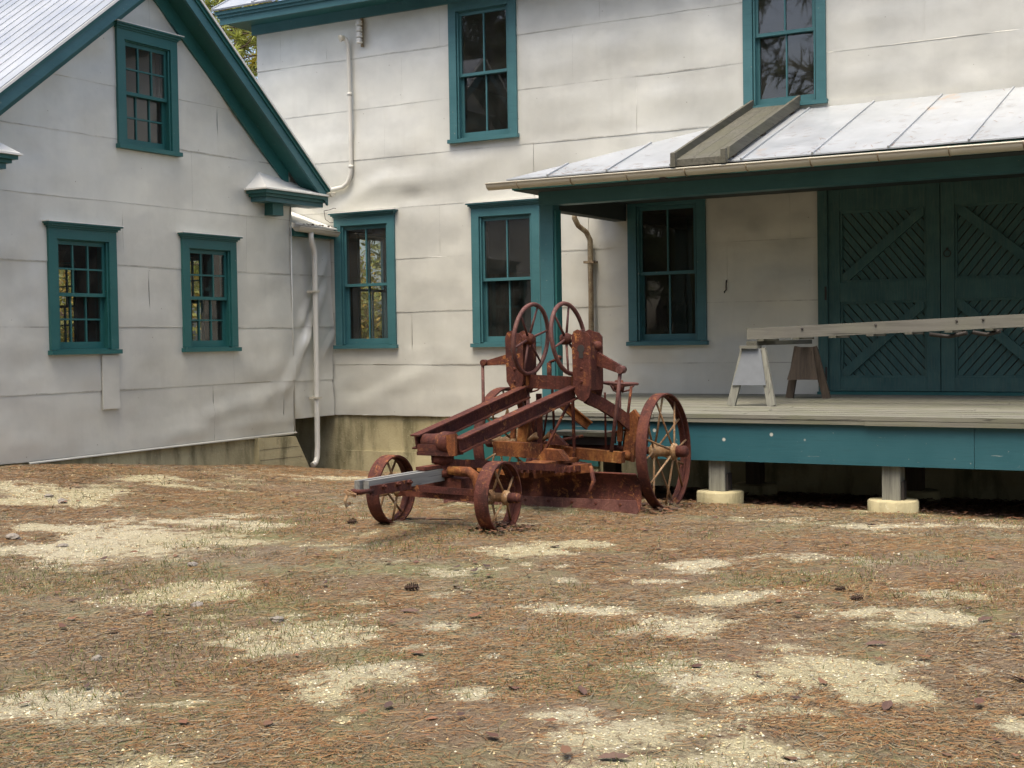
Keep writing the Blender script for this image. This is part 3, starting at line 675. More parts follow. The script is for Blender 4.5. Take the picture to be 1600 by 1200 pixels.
# ------- porch roof (hipped at its left end)
EY, EZ, K = -2.33, 2.69 - 0.369 * 2.33, 0.369
rz = lambda y: 2.69 + K * y
xl, hx = -7.97, -5.50
ribs = [-7.43, -6.69, -5.93, -5.13, -4.37, -3.60, -2.83, -2.07, -1.31, -0.55, 0.21, 0.97]
ytop = lambda x: 0.0 if x >= hx else EY + (x - xl) / (hx - xl) * (-EY)
ed = [xl] + ribs + [XR]
for a, b in zip(ed[:-1], ed[1:]):
    pts = [(a, EY), (b, EY), (b, ytop(b))]
    if a < hx < b: pts.append((hx, 0.0))
    if ytop(a) > EY + 1e-6: pts.append((a, ytop(a)))
    g = G(); g.prism([(x, y, rz(y) + 0.002) for x, y in pts], (0, 0, 0.014)); g.build("porch_roof_panel", M['roof'], main)
for x in ribs:
    y1 = ytop(x) - 0.01
    g = G(); g.beam((x, EY - 0.01, rz(EY) + 0.024), (x, y1, rz(y1) + 0.024), 0.022, 0.018); g.build("porch_roof_rib", M['roof'], main)
g = G(); g.prism([(xl, EY, EZ), (hx, 0, 2.69), (xl, 0, EZ)], (0, 0, 0.016)); g.build("porch_hip_panel", M['roof'], main)
g = G(); g.box((hx, -0.025, 2.695), (XR, -0.004, 2.76)); g.build("roof_flashing", M['siding'], main)
g = G(); g.box((xl + 0.05, EY + 0.04, 1.72), (XR, EY + 0.065, EZ - 0.005)); g.box((xl + 0.05, EY + 0.066, 1.72), (xl + 0.075, -0.03, EZ - 0.005)); g.build("porch_fascia", M['teal_dark'], main)
g = G(); g.box((xl + 0.06, EY + 0.066, 1.712), (XR, -0.03, 1.719)); g.build("porch_ceiling", M['soffit'], main)
BY = -1.90
g = G(); g.box((-7.74, BY - 0.09, 1.555), (XR, BY + 0.09, 1.711)); g.build("porch_beam", M['teal'], main)
g = G(); g.box((-7.72, BY + 0.091, 1.50), (-7.55, -0.03, 1.711)); g.build("end_beam", M['soffit'], main)
g = G(); g.box((-7.73, BY - 0.085, -0.697), (-7.56, BY + 0.085, 1.554)); po = g.build("porch_post", M['teal'], main)
for sx in (-7.752, -7.538):
    pass
g = G(); g.box((-7.556, BY - 0.062, -0.69), (-7.53, BY + 0.062, 1.50)); g.build("corner_strip", M['teal_dark'], po)
g = G(); g.box((1.2, BY - 0.085, -0.697), (1.37, BY + 0.085, 1.554)); g.build("porch_post", M['teal'], main)
# half round gutter of the porch
def gutter(parent, p0, p1, r, out, nm="gutter", capped=True):
    p0 = Vector(p0); p1 = Vector(p1); d = (p1 - p0).normalized(); o = Vector(out); n = 12; g = G(); vs = []
    for p in (p0, p1):
        for rr in (r, r - 0.006):
            for j in range(n + 1):
                t = math.pi * j / n; vs.append(p + o * math.cos(t) * rr + Vector((0, 0, -1)) * math.sin(t) * rr)
    k = n + 1; fs = []
    for j in range(n):
        fs += [(j, j + 1, 2 * k + j + 1, 2 * k + j), (k + j, k + j + 1, 3 * k + j + 1, 3 * k + j)]
    fs += [(0, k, 3 * k, 2 * k), (n, k + n, 3 * k + n, 2 * k + n)]
    g.add(vs, fs, True)
    g.tube([p0 + o * r, p1 + o * r], 0.011, 6)
    if capped:
        for p in (p0, p1): g.add([p + o * math.cos(math.pi * j / n) * r + Vector((0, 0, -1)) * math.sin(math.pi * j / n) * r for j in range(n + 1)], [tuple(range(n + 1))])
    return g.build(nm, M['cream'], parent)
gu = gutter(main, (-8.16, EY - 0.075, 1.795), (XR, EY - 0.075, 1.765), 0.072, (0, -1, 0))
for k in range(14):
    x = -7.75 + k * 0.68; zc = 1.795 - 0.03 * (x + 8.16) / 9.76
    g = G(); g.tube([(x, EY - 0.075 + 0.0755 * math.cos(t), zc - 0.0755 * math.sin(t)) for t in np.linspace(0, math.pi, 9)], 0.007, 5); g.beam((x, EY, zc + 0.01), (x, EY - 0.15, zc + 0.012), 0.02, 0.004); g.build("gutter_bracket", M['rustpipe'], gu)
g = G(); g.box((-6.02, EY - 0.1, 1.70), (-5.96, EY - 0.0, 1.715)); g.build("gutter_strap", M['iron'], gu)
# porch downpipe on the wall
g = G(); g.tube([(-8.15, -0.30, 1.66), (-8.15, -0.30, 1.55), (-8.13, -0.24, 1.46), (-8.07, -0.13, 1.38), (-8.04, -0.085, 1.28), (-8.04, -0.08, 0.5), (-8.05, -0.08, -0.69)], 0.035, 10); pp = g.build("porch_downpipe", M['rustpipe'], main)
g = G(); g.box((-8.12, -0.13, 0.98), (-7.97, -0.002, 1.01)); g.build("pipe_strap", M['rustpipe'], pp)
# conduit on the upper wall, insulators, wires, hook
g = G(); g.tube([(-11.94, -0.10, 4.33), (-11.90, -0.12, 4.345), (-11.88, -0.10, 4.32), (-11.875, -0.055, 4.24), (-11.868, -0.05, 3.4), (-11.865, -0.05, 2.52), (-11.878, -0.05, 2.40), (-11.93, -0.05, 2.29), (-12.02, -0.05, 2.235), (-12.2, -0.05, 2.215), (-12.6, -0.05, 2.205)], 0.031, 10); cd = g.build("conduit", M['pipe'], main)
for z in (3.55, 2.52): G().lathe((-11.866, -0.05, z), (0, 0, 1), [(-0.02, 0.036), (0.02, 0.036)], 12).build("coupling", M['pipe'], cd)
g = G(); g.lathe((-11.91, -0.14, 4.335), (-0.5, -0.8, -0.3), [(-0.03, 0.030), (0.01, 0.045), (0.04, 0.05)], 12); g.build("weatherhead", M['cream'], cd)
g = G(); g.box((-11.665, -0.035, 4.20), (-11.635, -0.004, 4.60)); rk = g.build("insulator_rack", M['rustpipe'], main)
for k in range(4):
    z = 4.27 + k * 0.085
    G().lathe((-11.655, -0.085, z), (0, 0, 1), [(-0.036, 0.020), (-0.03, 0.046), (-0.012, 0.050), (0.0, 0.028), (0.012, 0.046), (0.03, 0.040), (0.036, 0.018)], 14).build("insulator", M['white'], rk)
g = G(); g.tube([(-12.38, -0.03, 1.92), (-12.27, -0.03, 1.93), (-12.2, -0.03, 1.95), (-12.16, -0.035, 1.94)], 0.005, 5); g.tube([(-12.38, -0.03, 1.92), (-12.36, -0.03, 1.80), (-12.27, -0.03, 1.74), (-12.22, -0.03, 1.74)], 0.005, 5); g.build("wire", M['iron'], main)
g = G(); g.tube([(-6.2, -0.03, 0.70), (-6.205, -0.035, 0.66), (-6.205, -0.035, 0.58), (-6.225, -0.05, 0.555), (-6.215, -0.06, 0.545)], 0.008, 6); g.build("wall_hook", M['iron'], main)

# ================================================================== GABLE BUILDING
gab = thing("gable_building", (X0 - 3, -3.6, -1.3), "smaller pale sheet metal gable building with steep ribbed metal roof", "building")
YA, YB = -6.16, -0.975
WL = [(-5.252, -4.238, -0.085, 1.345), (-3.138, -2.135, -0.085, 1.345), (-4.155, -3.152, 2.352, 3.770)]
holesL = [(a + 0.09, b - 0.09, c + 0.03, d - 0.09) for a, b, c, d in WL]
ap = Vector((X0, -3.58, 4.30)); sr, sl_ = 0.815, 0.795
clipL = [((X0, -3.58, 4.42), Vector((0, sr, 1)).normalized()), ((X0, -3.58, 4.42), Vector((0, -sl_, 1)).normalized())]
cL = [-1.26, -0.519, 0.225, 0.963, 1.704, 2.451, 3.068, 4.5]
splL = [[-2.6, -1.2], [-4.6, -2.2], [-3.7], [-4.1, -1.9], [-2.9], [-4.5, -2.4], [-3.6]]
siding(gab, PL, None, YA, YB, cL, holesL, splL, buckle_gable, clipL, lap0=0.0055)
# strip of wall on the link between the two buildings (same plane)
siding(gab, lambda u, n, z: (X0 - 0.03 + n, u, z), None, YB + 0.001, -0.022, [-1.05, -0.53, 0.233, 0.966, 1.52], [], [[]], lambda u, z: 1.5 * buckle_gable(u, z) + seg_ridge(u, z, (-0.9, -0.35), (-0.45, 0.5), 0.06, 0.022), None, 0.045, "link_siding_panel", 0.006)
g = G(); g.box((X0 - 0.2, YB + 0.002, -1.04), (X0 - 0.085, -0.025, 1.62)); g.box((X0 - 1.2, YB + 0.002, -1.04), (X0 - 0.21, -0.2, -1.0)); g.build("link_wall", M['interior'], gab)
g = G(); g.tube([(X0 + 0.012, YB - 0.006, -1.22), (X0 + 0.016, YB - 0.006, 2.0)], 0.010, 6); g.build("corner_bead", M['siding'], gab)
g = G(); g.prism([(X0 + 0.03, -5.6, -1.275), (X0 + 0.045, -5.6, -1.282), (X0 + 0.05, YB, -1.242), (X0 + 0.03, YB, -1.235)], (0, 0, 0.012)); g.build("bottom_flashing", M['siding'], gab)
g = G(); g.box((X0 + 0.02, -4.50, -0.735), (X0 + 0.034, -4.24, -0.10)); g.build("patch_sheet", M['siding'], gab)
g = G(); wall_core(g, PL, YA, YB, -1.2, 2.0, holesL, -0.06, -0.17)
g.build("wall", M['interior'], gab)
g = G()
hg = holesL[2]
def gz(y): return 4.36 - (sr * (y + 3.58) if y > -3.58 else sl_ * (-3.58 - y))
for ya, yb in ((YA, hg[0]), (hg[1], -3.58 + 0.0) if hg[1] < -3.58 else (hg[1], YB),):
    if ya < -3.58 < yb: poly = [(X0 - 0.17, ya, 2.0), (X0 - 0.17, yb, 2.0), (X0 - 0.17, yb, gz(yb)), (X0 - 0.17, -3.58, 4.36), (X0 - 0.17, ya, gz(ya))]
    else: poly = [(X0 - 0.17, ya, 2.0), (X0 - 0.17, yb, 2.0), (X0 - 0.17, yb, max(2.0, gz(yb))), (X0 - 0.17, ya, max(2.0, gz(ya)))]
    g.prism(poly, (0.11, 0, 0))
g.prism([(X0 - 0.17, hg[0], 2.0), (X0 - 0.17, hg[1], 2.0), (X0 - 0.17, hg[1], hg[2]), (X0 - 0.17, hg[0], hg[2])], (0.11, 0, 0))
g.prism([(X0 - 0.17, hg[0], hg[3]), (X0 - 0.17, hg[1], hg[3]), (X0 - 0.17, hg[1], gz(hg[1])), (X0 - 0.17, -3.58, 4.36), (X0 - 0.17, hg[0], gz(hg[0]))], (0.11, 0, 0))
g.build("gable_backing", M['interior'], gab)
# interior, far side wall with openings, rear wall
XB = -19.2
PF = lambda u, n, z: (u, YB + n, z)
hF = [(-17.15, -16.35, -0.02, 1.30), (-14.55, -13.75, -0.02, 1.30)]
g = G(); wall_core(g, PF, XB, X0 - 0.2, -1.3, 2.2, hF, 0.0, -0.12); g.build("side_wall", M['interior'], gab)
for a, b, c, d in hF: window(gab, PF, a - 0.1, b + 0.1, c - 0.06, d + 0.1, 3, 2, False)
g = G(); g.box((XB, YA, -1.3), (X0 - 0.18, YA + 0.12, 2.2)); g.build("near_side_wall", M['siding'], gab)
g = G(); g.box((XB, YA, -1.3), (XB + 0.1, YB, 2.2)); g.prism([(XB, YA, 2.2), (XB, YB, 2.2), (XB, -3.58, 4.3)], (0.1, 0, 0)); g.build("rear_wall", M['interior'], gab)
g = G(); g.box((XB, YA + 0.13, -0.8), (X0 - 0.18, YB - 0.13, -0.74)); g.box((XB, YA + 0.13, 1.75), (X0 - 0.18, YB - 0.13, 1.85)); g.build("floor", M['interior'], gab)
g = G(); g.box((-15.2, -2.9, -0.73), (-13.9, -2.2, 0.05)); g.box((-15.6, -5.0, 0.0), (-13.2, -4.95, 0.05)); g.build("work_bench", M['blind'], gab)
window(gab, PL, *WL[0], 3, 2, mat='teal_dark'); window(gab, PL, *WL[1], 3, 2, mat='teal_dark'); window(gab, PL, *WL[2], 3, 2, mat='teal_dark', blind=(2.3, 'blind'))
# foundation, buttress
g = G(); g.box((X0 - 0.3, YA, -2.2), (X0 - 0.03, -1.80, -1.25)); fl = g.build("foundation", M['concrete'], gab)
g = G(); g.prism([(X0 - 0.25, -1.80, -1.262), (X0 - 0.25, -1.02, -1.285), (X0 - 0.25, -0.60, -1.95), (X0 - 0.25, -1.80, -1.95)], (0.31, 0, 0)); bt = g.build("buttress", M['concrete'], gab)
for k, (za, zb) in enumerate(((-1.42, -1.425), (-1.56, -1.57))):
    g = G(); g.beam((X0 + 0.061, -1.78, za), (X0 + 0.061, -0.97 + k * 0.09, zb), 0.004, 0.003); g.build("mortar_line", M['joist'], bt)
# roof slopes: sheets with ribs, rake trim
OX = X0 + 0.36
RZ = 4.665
def slope_pt(y, side, lift=0.0):
    k_ = 0.832 if side > 0 else 0.768
    return RZ - k_ * abs(y + 3.58) + lift
for side, ye in ((1, -0.56), (-1, -6.45)):
    y0 = -3.58
    xx = OX + 0.02; i = 0
    while xx > XB - 0.3:
        x1 = max(xx - 0.60, XB - 0.3)
        g = G(); g.prism([(xx, y0, RZ), (x1, y0, RZ), (x1, ye, slope_pt(ye, side)), (xx, ye, slope_pt(ye, side))], (0, 0, 0.016)); g.build("roof_panel", M['roof'], gab)
        for q in range(3):
            xr = xx - 0.02 - q * 0.2
            if xr < XB: continue
            if side < 0 or q == 0:
                g = G(); g.beam((xr, y0, RZ + 0.021), (xr, ye, slope_pt(ye, side) + 0.021), 0.030, 0.010); g.build("roof_rib", M['roof'], gab)
        xx -= 0.60; i += 1
    # rake: board, two mouldings, edge flashing, soffit, frieze
    def strip(xa, xb, d0, d1, nm, mt, yA=y0, yB=ye):
        g = G(); sg = 1 if side > 0 else -1
        zA, zB = slope_pt(yA, side), slope_pt(yB, side)
        g.prism([(xa, yA, zA - d0), (xa, yB, zB - d0), (xa, yB, zB - d1), (xa, yA, zA - d1)], (xb - xa, 0, 0)); return g.build(nm, mt, gab)
    strip(OX - 0.05, OX - 0.012, 0.075, 0.225, "rake_board", M['teal'])
    strip(OX - 0.05, OX + 0.012, 0.035, 0.0745, "rake_moulding", M['teal_dark'])
    strip(OX - 0.05, OX + 0.030, 0.006, 0.0345, "rake_crown", M['teal_dark'])
    strip(OX + 0.031, OX + 0.040, -0.018, 0.018, "edge_flashing", M['white'])
    strip(X0 + 0.05, OX - 0.051, 0.165, 0.185, "rake_soffit", M['teal_dark'])
    strip(X0 + 0.012, X0 + 0.049, 0.18, 0.405, "rake_frieze", M['teal_dark'], y0, -1.05 if side > 0 else -6.1)
# cornice returns at the foot of both rakes
for side in (1, -1):
    Y1 = -0.58 if side > 0 else -6.52; Y0_ = -1.93 if side > 0 else -5.87
    s_ = 1 if side > 0 else -1
    ya, yb = sorted((Y0_, Y1))
    i0 = Y0_ + s_ * 0.09
    def bx3(xb, ya_, yb_, za, zb): return G().box((X0 + 0.012, ya_, za), (xb, yb_, zb))
    c = bx3(X0 + 0.27, *sorted((Y0_ + s_ * 0.13, Y1)), 1.90, 1.96).build("cornice_return", M['teal'], gab)
    bx3(X0 + 0.31, *sorted((Y0_ + s_ * 0.085, Y1)), 1.961, 2.00).build("moulding", M['teal_dark'], c)
    bx3(X0 + 0.355, *sorted((Y0_ + s_ * 0.04, Y1)), 2.001, 2.045).build("moulding", M['teal_dark'], c)
    bx3(X0 + 0.39, *sorted((Y0_, Y1)), 2.046, 2.066).build("flashing", M['white'], c)
    g = G(); ty = Y0_ + s_ * 0.30
    e = 0.02
    v = [(X0 + 0.38, Y0_ + s_ * e, 2.067), (X0 + 0.012, Y0_ + s_ * e, 2.067), (X0 + 0.012, ty, 2.32), (X0 + 0.012, Y1, 2.20), (X0 + 0.38, Y1, 2.067)]
    g.add(v, [(0, 1, 2), (0, 2, 3, 4), (1, 4, 3, 2), (0, 4, 1)]); g.build("return_roof", M['white'], c)
    yc = -1.42 if side > 0 else -6.25
    G().box((X0 + 0.012, yc - 0.11, 1.74), (X0 + 0.16, yc + 0.11, 1.899)).build("corbel_block", M['teal_dark'], c)
    if side > 0:
        g = G(); g.box((X0 - 0.6, -0.83, 1.93), (X0 + 0.2, -0.60, 1.985)); g.build("eave_soffit", M['teal_dark'], gab)
        gutter(gab, (X0 + 0.42, -0.55, 2.10), (X0 - 1.4, -0.55, 2.10), 0.055, (0, 1, 0), "eave_gutter")
# link roof, gutter and downpipe
g = G(); g.prism([(X0 + 0.10, YB + 0.012, 1.655), (X0 + 0.10, -0.03, 1.625), (X0 - 0.75, -0.03, 1.93), (X0 - 0.75, YB + 0.012, 1.96)], (0, 0, 0.018)); g.build("link_roof", M['white'], gab)
g = G(); g.box((X0 - 0.07, YB + 0.012, 1.50), (X0 + 0.05, -0.03, 1.60)); g.build("link_fascia", M['teal_dark'], gab)
lg = gutter(gab, (X0 + 0.125, YB - 0.02, 1.615), (X0 + 0.125, 0.0 - 0.09, 1.585), 0.062, (1, 0, 0), "link_gutter")
g = G()
g.tube([(X0 + 0.125, -0.68, 1.56), (X0 + 0.125, -0.68, 1.47), (X0 + 0.11, -0.63, 1.38), (X0 + 0.09, -0.57, 1.31), (X0 + 0.085, -0.555, 1.22), (X0 + 0.085, -0.56, 0.0), (X0 + 0.085, -0.575, -1.45), (X0 + 0.085, -0.585, -1.60), (X0 + 0.09, -0.625, -1.68), (X0 + 0.09, -0.70, -1.715)], 0.040, 10); dpp = g.build("downpipe", M['pipe'], gab)
for z in (0.72, -0.78): G().box((X0 - 0.01, -0.625, z), (X0 + 0.132, -0.505, z + 0.025)).build("pipe_strap", M['cream'], dpp)
leafdebris = G()
for k in range(26):
    y = random.uniform(YB + 0.1, -0.12); x = X0 + random.uniform(0.04, 0.15); z = 1.655 + random.uniform(0.0, 0.02); a = random.uniform(0, 6.3); r = random.uniform(0.015, 0.04)
    leafdebris.add([(x + r * math.cos(a), y + r * math.sin(a), z), (x - r * 0.5 * math.sin(a), y + r * 0.5 * math.cos(a), z + 0.01), (x - r * math.cos(a), y - r * math.sin(a), z + 0.006), (x + r * 0.5 * math.sin(a), y - r * 0.5 * math.cos(a), z - 0.004)], [(0, 1, 2, 3)])
tag(leafdebris.build("gutter_leaves", M['cone'], None, False), "brown dead leaves caught in the short gutter between the buildings", "dead leaves", None, 'stuff')

# ================================================================== LOADING DOCK
dock = thing("loading_dock", (-3.0, -2.2, -1.65), "raised loading dock of weathered planks with broad teal skirting on posts", "loading dock")
ZD = -0.698; FY = -4.30
def dleft(y): return -7.70 if y > -2.1 else -7.70 + (y + 2.1) / (FY + 2.1) * 0.98
yy = -0.012; r_ = 0
while yy > FY + 0.02:
    y2 = max(yy - 0.138, FY - 0.012)
    xs = [None, -5.4 + (r_ * 1.37) % 1.1, -1.6 - (r_ * 0.73) % 1.3, XR]
    for i in range(3):
        a = xs[i]; b = xs[i + 1]; dz = random.uniform(-0.0025, 0.0025); yj = random.uniform(-0.004, 0.004) if y2 <= FY else 0
        if a is None: poly = [(dleft(yy), yy, ZD - 0.036 + dz), (dleft(y2), y2 + yj, ZD - 0.036 + dz), (b - 0.002, y2 + yj, ZD - 0.036 + dz), (b - 0.002, yy, ZD - 0.036 + dz)]
        else: poly = [(a + 0.002, yy, ZD - 0.036 + dz), (a + 0.002, y2 + yj, ZD - 0.036 + dz), (b - 0.002, y2 + yj, ZD - 0.036 + dz), (b - 0.002, yy, ZD - 0.036 + dz)]
        G().prism(poly, (0, 0, 0.036)).build("plank", M['deck'], dock)
    yy = y2 - 0.006; r_ += 1
for a, b, q in ((-6.74, -3.30, 0.0), (-3.296, XR, 0.012)):
    G().box((a, FY - 0.004 - q, ZD - 0.075 - q * 0.3), (b, FY + 0.06, ZD - 0.040)).build("edge_board", M['deck'], dock)
for a, b in ((-6.66, -2.4), (-2.396, XR)):
    G().box((a, FY + 0.030, ZD - 0.425), (b, FY + 0.072, ZD - 0.078)).build("skirting_board", M['fascia'], dock)
G().prism([(-6.66, FY + 0.073, ZD - 0.40), (-6.62, FY + 0.073, ZD - 0.40), (-7.60, -2.1, ZD - 0.40), (-7.64, -2.1, ZD - 0.40)], (0, 0, 0.32)).build("end_board", M['teal_dark'], dock)
for k in range(14):
    x = -6.3 + k * 0.6
    G().box((x, FY + 0.10, ZD - 0.24), (x + 0.05, -0.05, ZD - 0.042)).build("joist", M['joist'], dock)
def pier(x, y, mat, zft, r=0.215, fh=0.16, pw=0.155):
    g = G(); g.box((x - pw / 2, y - pw / 2, zft - 0.002), (x + pw / 2, y + pw / 2, ZD - 0.25)); p = g.build("pier_post", M[mat], dock)
    if mat == 'grey_z':
        g = G(); g.box((x + pw / 2 + 0.002, y - 0.05, zft), (x + pw / 2 + 0.022, y + 0.05, zft + 0.16)); g.build("post_anchor", M['iron'], p)
    g = G(); g.lathe((x, y, zft - fh - 0.3), (0, 0, 1), [(0, r), (fh + 0.285, r), (fh + 0.297, r - 0.012), (fh + 0.298, 0.01)], 22); f = g.build("footing", M['concrete'], dock)
    for v in f.data.vertices:
        v.co.x += (random.random() - 0.5) * 0.010; v.co.y += (random.random() - 0.5) * 0.010; v.co.z += (random.random() - 0.5) * 0.006
for x in (-6.28, -4.69, -3.10, -1.50, 0.1): pier(x, FY + 0.16, 'grey_z', -1.405 - 0.012 * (x > -4))
for x in (-6.73, -5.06, -3.39, -1.72): pier(x, -2.2, 'brown_z', -1.545, 0.235)

# ================================================================== CHUTE, SAWHORSES, RAIL FRAME
ch = thing("wooden_chute", (-5.53, -1.2, rz(-1.2)), "grey weathered wooden chute lying on the porch roof below an upper window", "chute")
def cp(x, y, l): return (x, y, rz(y) + l)
xa, xb = -5.86, -5.24
for k in range(3):
    a = xa + 0.04 + k * (xb - xa - 0.08) / 3; b = a + (xb - xa - 0.08) / 3 - 0.004
    G().prism([cp(a, -2.42, 0.07), cp(b, -2.42, 0.07), cp(b, -0.03, 0.07), cp(a, -0.03, 0.07)], (0, 0, 0.028)).build("floor_board", M['grey_y'], ch)
for x, nm in ((xa, 0), (xb - 0.036, 1)):
    G().prism([cp(x, -2.40, 0.055), cp(x, -0.04 , 0.055), cp(x, -0.04, 0.185), cp(x, -2.40 + 0.03 * nm, 0.175)], (0.036, 0, 0)).build("side_board", M['grey_y'], ch)
G().prism([cp(xa + 0.002, -2.45, 0.03), cp(xb - 0.002, -2.45, 0.03), cp(xb - 0.002, -2.425, 0.03), cp(xa + 0.002, -2.425, 0.03)], (0, 0, 0.07)).build("end_batten", M['grey_y'], ch)
for x in (xa + 0.0, xb - 0.055): G().prism([cp(x, -2.50, 0.04), cp(x + 0.055, -2.50, 0.04), cp(x + 0.055, -2.452, 0.04), cp(x, -2.452, 0.04)], (0, 0, 0.145)).build("stop_block", M['grey_y'], ch)
for y in (-2.2, -1.3, -0.3): G().prism([cp(xa + 0.02, y, 0.018), cp(xb - 0.02, y, 0.018), cp(xb - 0.02, y + 0.09, 0.018), cp(xa + 0.02, y + 0.09, 0.018)], (0, 0, 0.051)).build("cleat", M['joist'], ch)

def sawhorse(cx, y0, y1, h, label, group=None):
    t = thing("sawhorse", (cx, (y0 + y1) / 2, ZD), label, "sawhorse", "sawhorses on the loading dock")
    zt = ZD + h
    G().box((cx - 0.055, y0, zt - 0.045), (cx + 0.055, y1, zt)).build("top_beam", M['grey_y'], t)
    G().box((cx - 0.12, y0 - 0.03, zt - 0.075), (cx + 0.07, y0 + 0.10, zt - 0.046)).build("cap_block", M['grey_x'], t)
    for yk, mt, pm in ((y0 + 0.05, 'grey_z', 'ply'), (y1 - 0.06, 'brown_z', 'brown_z')):
        for s in (-1, 1):
            o = 0.0 if yk < (y0 + y1) / 2 else 0.05
            G().beam((cx + s * 0.085, yk, zt - 0.078), (cx + s * 0.215, yk + (-0.07 if o == 0 else 0.07), ZD + 0.002), 0.085, 0.040, (0, 1, 0)).build("leg", M[mt], t)
        yp = yk - 0.046 if pm == 'ply' else yk - 0.03
        zc = zt - 0.08; zb = ZD + 0.21
        G().prism([(cx - 0.09, yp, zc), (cx + 0.09, yp, zc), (cx + 0.155, yp - 0.035, zb), (cx - 0.20, yp - 0.035, zb)], (0, 0.014, 0)).build("end_panel", M[pm], t)
    return t
sawhorse(-4.865, -2.80, -1.02, 0.655, "sawhorse with peeling grey plywood end beside the barn doors")
sawhorse(0.30, -2.80, -1.02, 0.80, "sawhorse under the far end of the rail frame")
rf = thing("rail_frame", (-2.2, -2.55, 0.05), "long grey weathered timber rail frame propped on the sawhorse before the doors", "rail frame")
RA, RB = (-4.93, -0.028), (0.75, 0.150)
for yk in (-2.76, -2.36):
    G().prism([(RA[0], yk, RA[1]), (RB[0], yk, RB[1]), (RB[0], yk, RB[1] + 0.118), (RA[0], yk, RA[1] + 0.112)], (0, 0.045, 0)).build("rail", M['grey_x'], rf)
k = 0
x = -4.82
while x < 0.6:
    z = RA[1] + (x - RA[0]) / (RB[0] - RA[0]) * (RB[1] - RA[1])
    G().box((x, -2.775, z - 0.022), (x + 0.07, -2.30, z - 0.002)).build("slat", M['grey_y'], rf)
    x += 0.37
for k, x in enumerate((-4.35, -3.62, -2.86, -2.62, -1.7)):
    z = RA[1] + (x - RA[0]) / (RB[0] - RA[0]) * (RB[1] - RA[1])
    G().lathe((x, -2.764, z + 0.082), (0, -1, 0), [(0, 0.012), (0.006, 0.012), (0.009, 0.006)], 10).build("bolt", M['iron'], rf)
for a, b in ((-3.15, -2.8), (-2.75, -2.5), (-2.3, -2.05), (-1.6, -1.2)):
    z = RA[1] + (a - RA[0]) / (RB[0] - RA[0]) * (RB[1] - RA[1])
    G().tube([(a, -2.6, z - 0.03), ((a + b) / 2, -2.58, z - 0.055), (b, -2.6, z - 0.022)], 0.022, 6).build("rusty_strap", M['iron'], rf)

# ================================================================== ROAD GRADER
gr = thing("road_grader", (-5.72, -5.6, -1.47), "rusty antique pull-type road grader with spoked steel wheels and two handwheels", "road grader")
RU, RO, PU, RW = M['rust'], M['rust_o'], M['purple'], M['rust_w']
def wheel(c, ax, R, tw, nsp, hubr, hubw, spoke_r, hubmat, tilt=0):
    c = Vector(c); ax = Vector(ax).normalized()
    g = G(); t = 0.013
    g.ring(c, ax, [(-tw / 2, R), (-tw / 2 + 0.01, R + 0.003), (tw / 2 - 0.01, R + 0.003), (tw / 2, R), (tw / 2, R - t), (-tw / 2, R - t)], 56)
    g.ring(c, ax, [(-0.012, R - t - 0.001), (0.012, R - t - 0.001), (0.008, R - t - 0.018), (-0.008, R - t - 0.018)], 48)
    wh = g.build("wheel", RU, gr)
    g = G(); g.lathe(c, ax, [(-hubw / 2, hubr * 0.62), (-hubw / 2 + 0.02, hubr * 0.95), (-hubw / 2 + 0.045, hubr), (-hubw / 2 + 0.06, hubr * 0.6), (hubw / 2 - 0.06, hubr * 0.6), (hubw / 2 - 0.045, hubr), (hubw / 2 - 0.02, hubr * 0.95), (hubw / 2, hubr * 0.6), (hubw / 2 + 0.03, hubr * 0.55), (hubw / 2 + 0.04, hubr * 0.3)], 20); g.build("hub", hubmat, wh)
    g = G(); g.lathe(c, ax, [(hubw / 2 - 0.01, hubr * 0.7), (hubw / 2 + 0.07, hubr * 0.66), (hubw / 2 + 0.085, hubr * 0.5), (hubw / 2 + 0.09, 0.008)], 18); g.build("axle_cap", RU, wh)
    uv = Vector((0, 0, 1)); a = ax.cross(uv).normalized(); q = ax.cross(a)
    for i in range(nsp):
        t_ = 2 * math.pi * (i + 0.3) / nsp; s = 1 if i % 2 else -1
        d = a * math.cos(t_) + q * math.sin(t_)
        g = G(); g.tube([c + ax * s * (hubw / 2 - 0.045) + d * hubr * 0.7, c + ax * s * 0.01 + d * (R - t - 0.005)], spoke_r, 7); g.build("spoke", RW if hubmat is RW else RU, wh)
    return wh
ry = -4.95
wheel((-4.885, ry, -0.992), (1, 0.02, 0.03), 0.508, 0.098, 14, 0.075, 0.26, 0.0095, RW)
wheel((-6.485, ry, -0.945), (-1, 0.0, -0.03), 0.508, 0.105, 14, 0.075, 0.26, 0.0095, RW)
wheel((-5.300, -7.10, -1.184), (1, 0.03, 0), 0.272, 0.115, 9, 0.058, 0.20, 0.0095, RW)
wheel((-6.320, -7.05, -1.170), (-1, -0.03, 0), 0.272, 0.115, 9, 0.058, 0.20, 0.0095, RW)
# rear axle
g = G(); g.tube([(-6.50, ry, -0.945), (-4.90, ry, -0.992)], 0.034, 10); g.build("rear_axle", RU, gr)
g = G(); g.beam((-6.46, -5.18, -0.985), (-5.74, -5.20, -1.00), 0.11, 0.13); g.beam((-5.738, -5.20, -1.0), (-5.17, -5.18, -1.035), 0.09, 0.095); g.build("cross_frame", RO, gr)
for x, s in ((-5.62, 0), (-5.95, 0.01)): G().beam((x, -5.262, -1.08), (x + 0.015, -5.262, -0.93), 0.02, 0.01, (0, 1, 0)).build("clip", RU, gr)
